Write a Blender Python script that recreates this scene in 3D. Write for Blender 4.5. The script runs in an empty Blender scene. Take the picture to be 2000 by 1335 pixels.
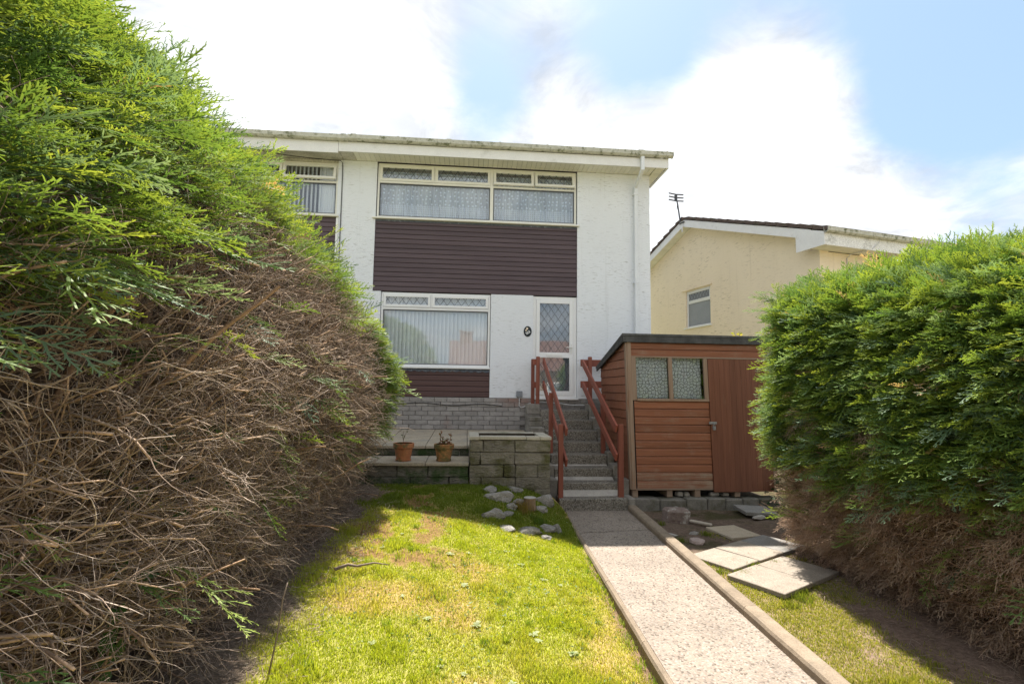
import bpy, math, random
import numpy as np
from mathutils import Matrix, Vector
R = math.radians
random.seed(7)
rng = np.random.default_rng(11)
sc = bpy.context.scene
COL = sc.collection

# ------------------------------------------------------------------ camera, sky, sun, exposure
CAMZ = 1.767
cam_d = bpy.data.cameras.new('camera'); cam = bpy.data.objects.new('camera', cam_d); COL.objects.link(cam)
cam_d.sensor_width = 36.0; cam_d.lens = 987.99 / 2000 * 36.0
cam_d.clip_start = 0.05; cam_d.clip_end = 2000
rgt = Vector((0.9960278, -0.08802231, 0.01344213)); upv = Vector((-0.02144733, -0.0906412, 0.99565264)); fwd = Vector((0.08642123, 0.99198601, 0.092169))
cam.matrix_world = Matrix(((rgt.x, upv.x, -fwd.x, 0), (rgt.y, upv.y, -fwd.y, 0), (rgt.z, upv.z, -fwd.z, CAMZ), (0, 0, 0, 1)))
sc.camera = cam

SUN_EL, SUN_AZ = 60.0, 4.0          # azimuth from +Y towards +X
EXPOSURE = 2.45
SUN_STRENGTH = 2.15
SKY_STRENGTH = 0.11
CLOUD = 5.6

w = bpy.data.worlds.new("World"); sc.world = w; w.use_nodes = True


class T:
    """small node-tree helper"""
    def __init__(s, nt):
        s.nt = nt
    def __call__(s, typ, _ins=None, **props):
        n = s.nt.nodes.new(typ)
        for k, v in props.items():
            setattr(n, k, v)
        for k, v in (_ins or {}).items():
            sock = n.inputs[k]
            if isinstance(v, bpy.types.NodeSocket):
                s.nt.links.new(v, sock)
            else:
                if isinstance(v, tuple) and len(v) == 3 and sock.type == 'RGBA':
                    v = v + (1,)
                sock.default_value = v
        return n
    def math(s, op, a, b=0.0, c=None, clamp=False):
        ins = {0: a, 1: b}
        if c is not None:
            ins[2] = c
        return s('ShaderNodeMath', ins, operation=op, use_clamp=clamp).outputs[0]
    def mix(s, f, a, b, blend='MIX'):
        n = s('ShaderNodeMix', data_type='RGBA', blend_type=blend)
        for k, v in ((0, f), (6, a), (7, b)):
            if isinstance(v, bpy.types.NodeSocket):
                s.nt.links.new(v, n.inputs[k])
            else:
                n.inputs[k].default_value = v + (1,) if isinstance(v, tuple) and len(v) == 3 else v
        return n.outputs[2]
    def ramp(s, f, stops, interp='LINEAR'):
        n = s('ShaderNodeValToRGB', {0: f}); r = n.color_ramp; r.interpolation = interp
        while len(r.elements) < len(stops):
            r.elements.new(0.5)
        for e, (p, c) in zip(r.elements, stops):
            e.position = p
            e.color = (c, c, c, 1) if not isinstance(c, tuple) else c + (1,)
        return n.outputs[0]
    def noise(s, vec, scale, detail=4, rough=0.55, dist=0.0, out=0):
        return s('ShaderNodeTexNoise', {'Vector': vec, 'Scale': scale, 'Detail': detail, 'Roughness': rough, 'Distortion': dist}).outputs[out]
    def mapv(s, vec, scale=(1, 1, 1), loc=(0, 0, 0), rot=(0, 0, 0)):
        return s('ShaderNodeMapping', {'Vector': vec, 'Scale': scale, 'Location': loc, 'Rotation': rot}).outputs[0]


def build_world():
    nt = w.node_tree; nt.nodes.clear(); t = T(nt)
    sky = t('ShaderNodeTexSky', sky_type='NISHITA', sun_disc=False, sun_elevation=R(SUN_EL), sun_rotation=R(SUN_AZ),
            air_density=1.0, dust_density=1.2, ozone_density=1.2, altitude=60)
    co = t('ShaderNodeTexCoord').outputs['Generated']
    sep = t('ShaderNodeSeparateXYZ', {0: co}).outputs
    # clouds live on a flat layer overhead: direction / (z + k)
    den = t.math('ADD', t.math('MAXIMUM', sep[2], 0.0), 0.22)
    px = t.math('DIVIDE', sep[0], den); py = t.math('DIVIDE', sep[1], den)
    pv = t('ShaderNodeCombineXYZ', {0: px, 1: py, 2: 0.0}).outputs[0]
    n1 = t.noise(t.mapv(pv, (1, 1, 1), (3.1, 1.7, 0)), 1.15, 8, 0.56, 0.25)
    n2 = t.noise(t.mapv(pv, (1, 1, 1), (7.3, 2.2, 4)), 3.4, 6, 0.6, 0.2)
    val = t.math('ADD', t.math('MULTIPLY', n1, 0.66), t.math('MULTIPLY', n2, 0.34))
    # the large cloud banks of the day (positive) and the blue gaps (negative): direction, size, weight
    banks = [((-0.42, 0.75, 0.55), 0.30, .26), ((-0.20, 0.82, 0.53), 0.16, .20), ((-0.14, 0.90, 0.44), 0.12, .16), ((-0.33, 0.84, 0.44), 0.12, .16),
             ((0.43, 0.77, 0.47), 0.15, .24), ((0.52, 0.72, 0.44), 0.10, .16), ((0.23, 0.88, 0.42), 0.14, .22), ((0.11, 0.89, 0.44), 0.10, .12),
             ((0.45, 0.82, 0.34), 0.20, .24), ((0.64, 0.71, 0.29), 0.13, .20), ((0.78, 0.56, 0.27), 0.10, .20), ((0.30, 0.90, 0.30), 0.14, .18),
             ((0.01, 0.84, 0.55), 0.10, -.22), ((0.30, 0.76, 0.57), 0.13, -.22), ((0.66, 0.58, 0.47), 0.20, -.34), ((-0.27, 0.87, 0.42), 0.055, -.22),
             ((0.06, 0.87, 0.49), 0.07, -.12), ((0.66, 0.64, 0.40), 0.09, -.16), ((0.34, 0.86, 0.39), 0.05, -.08),
             ((-0.5, -0.7, 0.5), 0.6, .1), ((0.5, -0.7, 0.45), 0.6, .1), ((0.0, -0.2, 0.95), 0.5, .06)]
    for d, size, wt in banks:
        dv = Vector(d).normalized()
        dist = t('ShaderNodeVectorMath', {0: co, 1: tuple(dv)}, operation='DISTANCE').outputs['Value']
        g = t('ShaderNodeMapRange', {'Value': dist, 'From Min': 0.0, 'From Max': size * 1.5, 'To Min': wt, 'To Max': 0.0}, interpolation_type='SMOOTHSTEP').outputs[0]
        val = t.math('ADD', val, g)
    mask = t('ShaderNodeMapRange', {'Value': val, 'From Min': 0.36, 'From Max': 0.62}, interpolation_type='SMOOTHSTEP').outputs[0]
    core = t('ShaderNodeMapRange', {'Value': val, 'From Min': 0.54, 'From Max': 0.98}, interpolation_type='SMOOTHSTEP').outputs[0]
    shade = t.noise(t.mapv(pv, (1, 1, 1), (1.3, 8.2, 2)), 2.3, 5, 0.55)
    thin = t.mix(t.ramp(shade, [(0.38, 0.0), (0.62, 1.0)]), (CLOUD * .305, CLOUD * .318, CLOUD * .335), (CLOUD * .38, CLOUD * .385, CLOUD * .39))
    ccol = t.mix(core, thin, (CLOUD * .52, CLOUD * .525, CLOUD * .53))
    grey = t.ramp(t.noise(t.mapv(pv, (1, 1.25, 1), (9.4, 3.6, 1)), 2.9, 8, 0.60, 0.5), [(0.38, 0.0), (0.60, 1.0)])
    ccol = t('ShaderNodeVectorMath', {0: ccol, 1: t.mix(grey, (.66, .67, .69), (1.06, 1.06, 1.06))}, operation='MULTIPLY').outputs[0]
    # thin haze of high cloud lightens the blue
    blue = t.mix(0.45, t('ShaderNodeVectorMath', {0: sky.outputs[0], 1: (.23, .23, .23)}, operation='MULTIPLY').outputs[0], (CLOUD * .22, CLOUD * .32, CLOUD * .44))
    colr = t.mix(mask, blue, ccol)
    bg = t('ShaderNodeBackground', {'Color': colr, 'Strength': SKY_STRENGTH})
    out = t('ShaderNodeOutputWorld', {'Surface': bg.outputs[0]})


build_world()
sun_d = bpy.data.lights.new('sun', 'SUN'); sun_d.energy = SUN_STRENGTH; sun_d.angle = R(0.53); sun_d.color = (1.0, 0.94, 0.85)
sun = bpy.data.objects.new('sun', sun_d); COL.objects.link(sun)
sd = Vector((math.sin(R(SUN_AZ)) * math.cos(R(SUN_EL)), math.cos(R(SUN_AZ)) * math.cos(R(SUN_EL)), math.sin(R(SUN_EL))))
sun.rotation_euler = sd.to_track_quat('Z', 'Y').to_euler(); sun.location = (0, 4, 20)
vs = sc.view_settings; vs.view_transform = 'Standard'; vs.look = 'None'; vs.exposure = EXPOSURE; vs.gamma = 1.0; vs.use_curve_mapping = False
sc.cycles.use_denoising = True; sc.cycles.use_adaptive_sampling = False
sc.cycles.max_bounces = 8; sc.cycles.diffuse_bounces = 4; sc.cycles.transparent_max_bounces = 12; sc.cycles.transmission_bounces = 6
sc.cycles.sample_clamp_indirect = 6.0

# ------------------------------------------------------------------ objects helpers
WLOC = {}


def link(o, parent=None, loc=(0, 0, 0), rot=None):
    COL.objects.link(o)
    if parent is not None:
        o.parent = parent
        pl = WLOC[parent.name]
        o.location = (loc[0] - pl[0], loc[1] - pl[1], loc[2] - pl[2])
    else:
        o.location = loc
    if rot is not None:
        o.rotation_euler = rot
    WLOC[o.name] = tuple(loc)
    return o


def tag(o, label=None, cat=None, group=None, kind=None):
    if label: o['label'] = label
    if cat: o['category'] = cat
    if group: o['group'] = group
    if kind: o['kind'] = kind
    return o


def thing(name, label, cat, loc=(0, 0, 0), group=None, kind=None):
    o = bpy.data.objects.new(name, None); o.empty_display_size = 0.1
    link(o, None, loc)
    return tag(o, label, cat, group, kind)


class MB:
    """collects solids, then becomes ONE mesh"""
    def __init__(s):
        s.v = []; s.f = []
    def add(s, vs_, fs):
        b = len(s.v); s.v += [tuple(p) for p in vs_]; s.f += [tuple(i + b for i in f) for f in fs]; return s
    def box(s, x0, x1, y0, y1, z0, z1, bev=0.0, jit=0.0):
        c = ((x0 + x1) / 2, (y0 + y1) / 2, (z0 + z1) / 2); h = ((x1 - x0) / 2, (y1 - y0) / 2, (z1 - z0) / 2)
        vs_, fs = cbox(h, bev, jit)
        return s.add([(a + c[0], b + c[1], d + c[2]) for a, b, d in vs_], fs)
    def obox(s, c, h, rot=(0, 0, 0), bev=0.0):
        from mathutils import Euler
        m = Euler(rot).to_matrix()
        vs_, fs = cbox(h, bev, 0)
        return s.add([tuple(m @ Vector(p) + Vector(c)) for p in vs_], fs)
    def beam(s, a, b, w_, h_, up=(0, 0, 1), bev=0.0):
        a = Vector(a); b = Vector(b); d = (b - a); L = d.length; d.normalize(); side = d.cross(Vector(up)).normalized(); u = side.cross(d)
        vs_, fs = cbox((L / 2, w_ / 2, h_ / 2), bev, 0); c = (a + b) / 2
        return s.add([tuple(c + d * p[0] + side * p[1] + u * p[2]) for p in vs_], fs)
    def prism(s, poly, axis, a0, a1):
        """extrude polygon (2D) along axis: 'x' poly=(y,z); 'y' poly=(x,z); 'z' poly=(x,y)"""
        n = len(poly)
        def P(p, a):
            return (a, p[0], p[1]) if axis == 'x' else ((p[0], a, p[1]) if axis == 'y' else (p[0], p[1], a))
        vs_ = [P(p, a0) for p in poly] + [P(p, a1) for p in poly]
        fs = [tuple(range(n))[::-1], tuple(range(n, 2 * n))] + [(i, (i + 1) % n, n + (i + 1) % n, n + i) for i in range(n)]
        return s.add(vs_, fs)
    def tube(s, path, rad, n=8, caps=True):
        path = [Vector(p) for p in path]; rr = rad if isinstance(rad, (list, tuple)) else [rad] * len(path)
        vs_ = []
        ref = Vector((0.31, 0.17, 0.93))
        for i, p in enumerate(path):
            d = (path[min(i + 1, len(path) - 1)] - path[max(i - 1, 0)]).normalized()
            rf = ref if abs(d.dot(ref.normalized())) < 0.95 else Vector((1, 0.1, 0))
            a = d.cross(rf).normalized(); b = d.cross(a)
            vs_ += [tuple(p + (a * math.cos(2 * math.pi * k / n) + b * math.sin(2 * math.pi * k / n)) * rr[i]) for k in range(n)]
        fs = []
        for i in range(len(path) - 1):
            for k in range(n):
                fs.append((i * n + k, i * n + (k + 1) % n, (i + 1) * n + (k + 1) % n, (i + 1) * n + k))
        if caps:
            fs.append(tuple(range(n))[::-1]); fs.append(tuple((len(path) - 1) * n + k for k in range(n)))
        return s.add(vs_, fs)
    def lathe(s, c, prof, n=24):
        vs_ = []; m = len(prof)
        for k in range(n):
            a = 2 * math.pi * k / n
            vs_ += [(c[0] + r * math.cos(a), c[1] + r * math.sin(a), c[2] + z) for r, z in prof]
        fs = []
        for k in range(n):
            for i in range(m - 1):
                fs.append((k * m + i, ((k + 1) % n) * m + i, ((k + 1) % n) * m + i + 1, k * m + i + 1))
        return s.add(vs_, fs)
    def mapped(s, fn):
        s.v = [fn(*p) for p in s.v]; return s
    def mesh(s, name, mat=None, smooth=False):
        me = bpy.data.meshes.new(name); me.from_pydata(s.v, [], s.f)
        import bmesh
        bm = bmesh.new(); bm.from_mesh(me); bmesh.ops.recalc_face_normals(bm, faces=bm.faces); bm.to_mesh(me); bm.free()
        if mat: me.materials.append(mat)
        if smooth:
            me.polygons.foreach_set('use_smooth', [True] * len(me.polygons))
        return me
    def build(s, name, mat, parent=None, loc=(0, 0, 0), smooth=False):
        o = bpy.data.objects.new(name, s.mesh(name, mat, smooth))
        return link(o, parent, loc)


def cbox(h, bev, jit=0.0):
    hx, hy, hz = h
    if bev <= 0:
        vs_ = [(sx * hx, sy * hy, sz * hz) for sz in (-1, 1) for sy in (-1, 1) for sx in (-1, 1)]
        fs = [(0, 2, 3, 1), (4, 5, 7, 6), (0, 1, 5, 4), (2, 6, 7, 3), (0, 4, 6, 2), (1, 3, 7, 5)]
        return vs_, fs
    b = min(bev, hx * .6, hy * .6, hz * .6)
    vs_ = []; idx = {}
    for sx in (-1, 1):
        for sy in (-1, 1):
            for sz in (-1, 1):
                j = [random.uniform(-jit, jit) for _ in range(3)] if jit else (0, 0, 0)
                for ax in range(3):
                    p = [sx * (hx - (b if ax != 0 else 0)), sy * (hy - (b if ax != 1 else 0)), sz * (hz - (b if ax != 2 else 0))]
                    idx[(sx, sy, sz, ax)] = len(vs_)
                    vs_.append((p[0] + j[0], p[1] + j[1], p[2] + j[2]))
    fs = []
    I = idx
    for s_ in (-1, 1):
        fs.append((I[(s_, -1, -1, 0)], I[(s_, 1, -1, 0)], I[(s_, 1, 1, 0)], I[(s_, -1, 1, 0)]))
        fs.append((I[(-1, s_, -1, 1)], I[(1, s_, -1, 1)], I[(1, s_, 1, 1)], I[(-1, s_, 1, 1)]))
        fs.append((I[(-1, -1, s_, 2)], I[(1, -1, s_, 2)], I[(1, 1, s_, 2)], I[(-1, 1, s_, 2)]))
    for a in (-1, 1):
        for c in (-1, 1):
            fs.append((I[(a, c, -1, 0)], I[(a, c, 1, 0)], I[(a, c, 1, 1)], I[(a, c, -1, 1)]))
            fs.append((I[(a, -1, c, 0)], I[(a, 1, c, 0)], I[(a, 1, c, 2)], I[(a, -1, c, 2)]))
            fs.append((I[(-1, a, c, 1)], I[(1, a, c, 1)], I[(1, a, c, 2)], I[(-1, a, c, 2)]))
    for a in (-1, 1):
        for c in (-1, 1):
            for e in (-1, 1):
                fs.append((I[(a, c, e, 0)], I[(a, c, e, 1)], I[(a, c, e, 2)]))
    return vs_, fs


def inst(name, me, parent, loc, rot=None):
    return link(bpy.data.objects.new(name, me), parent, loc, rot)


def np_mesh(name, V, tris=None, quads=None, mat=None, col=None, smooth=False):
    me = bpy.data.meshes.new(name); V = np.asarray(V, np.float32)
    me.vertices.add(len(V)); me.vertices.foreach_set('co', V.ravel())
    nt_, nq = (0 if tris is None else len(tris)), (0 if quads is None else len(quads))
    idx = np.concatenate([np.asarray(a, np.int32).ravel() for a in (tris, quads) if a is not None and len(a)])
    starts = np.concatenate([np.arange(nt_) * 3, nt_ * 3 + np.arange(nq) * 4]).astype(np.int32)
    me.loops.add(len(idx)); me.loops.foreach_set('vertex_index', idx)
    me.polygons.add(nt_ + nq); me.polygons.foreach_set('loop_start', starts)
    if smooth:
        me.polygons.foreach_set('use_smooth', np.ones(nt_ + nq, bool))
    me.update(calc_edges=True)
    if mat: me.materials.append(mat)
    if col is not None:
        a = me.attributes.new('Col', 'FLOAT_COLOR', 'POINT'); c = np.ones((len(V), 4), np.float32); c[:, :3] = col
        a.data.foreach_set('color', c.ravel())
    return me


def vnoise(x, y, scale, seed=0):
    x = np.asarray(x, float) * scale; y = np.asarray(y, float) * scale
    g = np.random.default_rng(seed).random((64, 64))
    xi = np.floor(x).astype(int); yi = np.floor(y).astype(int); fx = x - xi; fy = y - yi
    fx = fx * fx * (3 - 2 * fx); fy = fy * fy * (3 - 2 * fy)
    G = lambda a, b: g[a % 64, b % 64]
    return (G(xi, yi) * (1 - fx) + G(xi + 1, yi) * fx) * (1 - fy) + (G(xi, yi + 1) * (1 - fx) + G(xi + 1, yi + 1) * fx) * fy


def fnoise(x, y, scale, seed=0):
    return .55 * vnoise(x, y, scale, seed) + .28 * vnoise(x, y, scale * 2.1, seed + 1) + .17 * vnoise(x, y, scale * 4.3, seed + 2)


def sstep(a, b, x):
    t = np.clip((np.asarray(x, float) - a) / (b - a), 0, 1); return t * t * (3 - 2 * t)


# ------------------------------------------------------------------ materials
def new_mat(name):
    m = bpy.data.materials.new(name); m.use_nodes = True; nt = m.node_tree; nt.nodes.clear(); t = T(nt)
    b = t('ShaderNodeBsdfPrincipled'); o = t('ShaderNodeOutputMaterial', {'Surface': b.outputs[0]})
    t.b = b; t.o = o; t.pos = t('ShaderNodeNewGeometry').outputs['Position']
    return m, t


def setc(t, col, rough=0.8, bump=None, dist=0.01, strength=0.5, spec=0.3):
    for k, v in (('Base Color', col), ('Roughness', rough)):
        if isinstance(v, bpy.types.NodeSocket): t.nt.links.new(v, t.b.inputs[k])
        else: t.b.inputs[k].default_value = v + (1,) if isinstance(v, tuple) else v
    t.b.inputs['Specular IOR Level'].default_value = spec
    if bump is not None:
        bn = t('ShaderNodeBump', {'Height': bump, 'Distance': dist, 'Strength': strength})
        t.nt.links.new(bn.outputs[0], t.b.inputs['Normal'])


def rnd(t, amt):
    r = t('ShaderNodeObjectInfo').outputs['Random']
    return t('ShaderNodeMapRange', {'Value': r, 'To Min': 1 - amt, 'To Max': 1 + amt}).outputs[0]


def gen(name, c1, c2, scale=8, c3=None, pscale=1.2, pth=(0.5, 0.65), rough=0.85, bump=0.4, bscale=60, bdist=0.006, var=0.12, stretch=(1, 1, 1), spec=0.25, fine=0.25):
    """mottled two-tone surface, patches of a third tone, fine grain, per-object variation"""
    m, t = new_mat(name)
    p = t.mapv(t.pos, stretch)
    n = t.noise(p, scale, 6, 0.62)
    c = t.mix(t.ramp(n, [(0.3, 0.0), (0.7, 1.0)]), c1, c2)
    if c3 is not None:
        q = t.noise(t.mapv(t.pos, (1, 1, 1), (5.2, 1.3, 2.7)), pscale, 5, 0.65)
        c = t.mix(t.ramp(q, [(pth[0], 0.0), (pth[1], 1.0)]), c, c3)
    g = t.noise(p, scale * 14, 3, 0.6)
    gv = t('ShaderNodeMapRange', {'Value': g, 'From Min': .3, 'From Max': .7, 'To Min': 1 - fine, 'To Max': 1 + fine}).outputs[0]
    k = t.math('MULTIPLY', gv, rnd(t, var))
    cc = t('ShaderNodeVectorMath', {0: c, 1: k}, operation='MULTIPLY')
    t.nt.links.new(k, cc.inputs[1])
    h = t.math('ADD', t.noise(p, bscale, 4, 0.6), t.math('MULTIPLY', n, 1.5))
    setc(t, cc.outputs[0], rough, h, bdist, bump, spec)
    return m


def render_wall(name, base, dirt, diag=False):
    m, t = new_mat(name)
    rot = (0, R(18), 0) if diag else (0, 0, 0)
    wob = t.noise(t.pos, 3.5, 2, 0.5, out=1)
    pw = t('ShaderNodeVectorMath', {0: t.pos, 1: t('ShaderNodeVectorMath', {0: wob, 'Scale': 0.10}, operation='SCALE').outputs[0]}, operation='ADD').outputs[0]
    p = t.mapv(pw, (8.5, 8.5, 58) if not diag else (6, 6, 40), (0, 0, 0), rot)
    n = t.noise(p, 1.0, 3, 0.55, 0.4)
    crk = t.ramp(n, [(0.33, 1.0), (0.42, 0.0)])            # trowel scratches that hold dirt
    gate = t.ramp(t.noise(t.pos, 1.4, 3, 0.6), [(0.34, 0.0), (0.60, 1.0)])
    big = t.noise(t.mapv(t.pos, (1, 1, .45)), 1.1, 5, 0.65)
    c = t.mix(t.ramp(big, [(0.35, 0.0), (0.75, 0.55)]), base, tuple(b * .86 + d * .1 for b, d in zip(base, dirt)))
    streak = t.noise(t.mapv(t.pos, (9, 9, .5)), 1.0, 4, 0.6)
    c = t.mix(t.ramp(streak, [(0.58, 0.0), (0.80, 0.20)]), c, dirt)
    c = t.mix(t.math('MULTIPLY', crk, t.math('MULTIPLY', gate, .55 if not diag else .60)), c, dirt)
    h = t.math('ADD', n, t.math('MULTIPLY', t.noise(t.pos, 55, 4, 0.6), 0.5))
    setc(t, c, 0.92, h, 0.012, 0.55, 0.15)
    return m


def wood_paint(name, c1, c2, worn, axis='x', wear=(0.58, 0.74), rough=0.6, var=0.14):
    m, t = new_mat(name)
    st = {'x': (1.2, 30, 30), 'z': (30, 30, 1.2)}[axis]
    ob = t('ShaderNodeObjectInfo').outputs['Random']
    off = t('ShaderNodeCombineXYZ', {0: t.math('MULTIPLY', ob, 37.0), 1: 0.0, 2: t.math('MULTIPLY', ob, 11.0)}).outputs[0]
    p0 = t('ShaderNodeVectorMath', {0: t.pos, 1: off}, operation='ADD').outputs[0]
    p = t.mapv(p0, st)
    n = t.noise(p, 1.0, 6, 0.62, 0.3)
    c = t.mix(t.ramp(n, [(0.3, 0.0), (0.72, 1.0)]), c1, c2)
    q = t.math('ADD', t.math('MULTIPLY', t.noise(p, 1.6, 5, 0.7), .55), t.math('MULTIPLY', t.noise(p0, 3.0, 5, 0.65), .45))
    c = t.mix(t.ramp(q, [(wear[0], 0.0), (wear[1], 0.85)]), c, worn)
    cc = t('ShaderNodeVectorMath', {0: c}, operation='MULTIPLY'); t.nt.links.new(rnd(t, var), cc.inputs[1])
    setc(t, cc.outputs[0], rough, n, 0.004, 0.5, 0.3)
    return m


def aggregate(name, cols, dark, scale=70, bump=0.7):
    """exposed-aggregate concrete: pebbles of several colours in a matrix"""
    m, t = new_mat(name)
    v = t('ShaderNodeTexVoronoi', {'Vector': t.pos, 'Scale': scale, 'Randomness': 1.0})
    s_ = t('ShaderNodeSeparateColor', {0: v.outputs['Color']}).outputs
    stops = [(i / (len(cols) - 1) if len(cols) > 1 else 0, c) for i, c in enumerate(cols)]
    c = t.ramp(s_[0], stops)
    hi = t.math('MULTIPLY', t.ramp(v.outputs['Distance'], [(0.35, 0.0), (0.75, 1.0)]), 0.85)
    c = t.mix(hi, c, dark)
    spk = t.ramp(s_[1], [(0.90, 0.0), (0.93, 1.0)])
    c = t.mix(t.math('MULTIPLY', spk, .75), c, tuple(x * .35 for x in cols[0]))
    big = t.noise(t.pos, 2.2, 5, 0.65)
    k = t('ShaderNodeMapRange', {'Value': big, 'From Min': .3, 'From Max': .7, 'To Min': .82, 'To Max': 1.14}).outputs[0]
    cc = t('ShaderNodeVectorMath', {0: c}, operation='MULTIPLY'); t.nt.links.new(k, cc.inputs[1])
    h = t.math('SUBTRACT', 1.0, v.outputs['Distance'])
    setc(t, cc.outputs[0], 0.85, h, 0.006, bump, 0.25)
    return m


def glass_mat(name, tint=(0.93, 0.96, 0.97), ior=.075, wave=0.0):
    m = bpy.data.materials.new(name); m.use_nodes = True; nt = m.node_tree; nt.nodes.clear(); t = T(nt)
    tr = t('ShaderNodeBsdfTransparent', {'Color': tint}); gl = t('ShaderNodeBsdfGlossy', {'Color': (1, 1, 1), 'Roughness': 0.015})
    pos = t('ShaderNodeNewGeometry').outputs['Position']
    bn = t('ShaderNodeBump', {'Height': t.noise(pos, 1.3, 1, .5), 'Distance': 0.02, 'Strength': 0.10})
    nt.links.new(bn.outputs[0], gl.inputs['Normal'])
    fc = t('ShaderNodeLayerWeight', {'Blend': 0.5}).outputs['Facing']
    fr = t.math('MULTIPLY_ADD', t.math('POWER', fc, 5.0), 1 - ior, ior)
    mx = t('ShaderNodeMixShader', {0: fr, 1: tr.outputs[0], 2: gl.outputs[0]})
    t('ShaderNodeOutputMaterial', {'Surface': mx.outputs[0]})
    return m


def net_mat(name, kind):
    """net curtain: woven white fabric with holes; pattern printed/woven in it"""
    m = bpy.data.materials.new(name); m.use_nodes = True; nt = m.node_tree; nt.nodes.clear(); t = T(nt)
    pos = t('ShaderNodeNewGeometry').outputs['Position']
    sp = t('ShaderNodeSeparateXYZ', {0: pos}).outputs
    if kind == 'dots':
        v2 = t('ShaderNodeCombineXYZ', {0: sp[0], 1: sp[2], 2: 0.0}).outputs[0]
        v = t('ShaderNodeTexVoronoi', {'Vector': v2, 'Scale': 10.5, 'Randomness': 0.55}, voronoi_dimensions='2D')
        dots = t.ramp(v.outputs['Distance'], [(0.16, 1.0), (0.24, 0.0)])
        vb = t('ShaderNodeTexVoronoi', {'Vector': v2, 'Scale': 22.0, 'Randomness': 0.1}, voronoi_dimensions='2D')
        ring = t.ramp(vb.outputs['Distance'], [(0.16, 0.2), (0.24, 1.0), (0.36, 1.0), (0.46, 0.1)])
        band = t('ShaderNodeMapRange', {'Value': sp[2], 'From Min': 5.50, 'From Max': 5.54, 'To Min': 1.0, 'To Max': 0.0}).outputs[0]
        pat = t.mix(band, dots, ring)
        pl_ = t.noise(t('ShaderNodeCombineXYZ', {0: t.math('MULTIPLY', sp[0], 22.0), 1: t.math('MULTIPLY', sp[2], .6), 2: 0.0}).outputs[0], 1.0, 2, .5)
        dens = t.math('ADD', t.math('MULTIPLY_ADD', pat, 0.36, 0.30), t.math('MULTIPLY', pl_, .62), clamp=True)
        col = (0.78, 0.85, 0.95)
    elif kind == 'lace':
        v2 = t('ShaderNodeCombineXYZ', {0: sp[0], 1: sp[2], 2: 0.0}).outputs[0]
        wob = t('ShaderNodeVectorMath', {0: t.noise(v2, 20, 2, .5, out=1), 'Scale': 0.035}, operation='SCALE').outputs[0]
        v2 = t('ShaderNodeVectorMath', {0: v2, 1: wob}, operation='ADD').outputs[0]
        v = t('ShaderNodeTexVoronoi', {'Vector': v2, 'Scale': 19.0, 'Randomness': 0.75}, voronoi_dimensions='2D', feature='DISTANCE_TO_EDGE')
        v3 = t('ShaderNodeTexVoronoi', {'Vector': v2, 'Scale': 55.0, 'Randomness': 0.9}, voronoi_dimensions='2D', feature='DISTANCE_TO_EDGE')
        a = t.ramp(v.outputs['Distance'], [(0.03, 0.0), (0.11, 1.0)]); b = t.ramp(v3.outputs['Distance'], [(0.03, 0.25), (0.10, 1.0)])
        dens = t.math('MULTIPLY_ADD', t.math('MULTIPLY', a, b), 0.80, 0.16, clamp=True)
        col = (0.84, 0.86, 0.88)
    else:
        dens = 0.97; col = (0.88, 0.90, 0.92)
    df = t('ShaderNodeBsdfDiffuse', {'Color': col}); tl = t('ShaderNodeBsdfTranslucent', {'Color': col})
    cl = t('ShaderNodeMixShader', {0: 0.25, 1: df.outputs[0], 2: tl.outputs[0]})
    tr = t('ShaderNodeBsdfTransparent', {'Color': (1, 1, 1)})
    mx = t('ShaderNodeMixShader', {0: dens, 1: tr.outputs[0], 2: cl.outputs[0]})
    t('ShaderNodeOutputMaterial', {'Surface': mx.outputs[0]})
    return m


def leaf_mat(name, trans=0.42, tint=(1.35, 1.25, 0.55), rough=0.55, spec=0.22):
    """thin leaves: colour comes from the leaf's own colour attribute; light passes through"""
    m = bpy.data.materials.new(name); m.use_nodes = True; nt = m.node_tree; nt.nodes.clear(); t = T(nt)
    a = t('ShaderNodeAttribute', attribute_name='Col').outputs['Color']
    b = t('ShaderNodeBsdfPrincipled', {'Base Color': a, 'Roughness': rough, 'Specular IOR Level': spec})
    tc = t('ShaderNodeVectorMath', {0: a, 1: tint}, operation='MULTIPLY').outputs[0]
    tl = t('ShaderNodeBsdfTranslucent', {'Color': tc})
    mx = t('ShaderNodeMixShader', {0: trans, 1: b.outputs[0], 2: tl.outputs[0]})
    t('ShaderNodeOutputMaterial', {'Surface': mx.outputs[0]})
    return m


def bark_mat(name):
    m, t = new_mat(name)
    a = t('ShaderNodeAttribute', attribute_name='Col').outputs['Color']
    n = t.noise(t.pos, 90, 3, .6)
    k = t('ShaderNodeMapRange', {'Value': n, 'From Min': .3, 'From Max': .7, 'To Min': .75, 'To Max': 1.25}).outputs[0]
    cc = t('ShaderNodeVectorMath', {0: a}, operation='MULTIPLY'); t.nt.links.new(k, cc.inputs[1])
    setc(t, cc.outputs[0], 0.9, None, spec=0.15)
    return m


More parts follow.
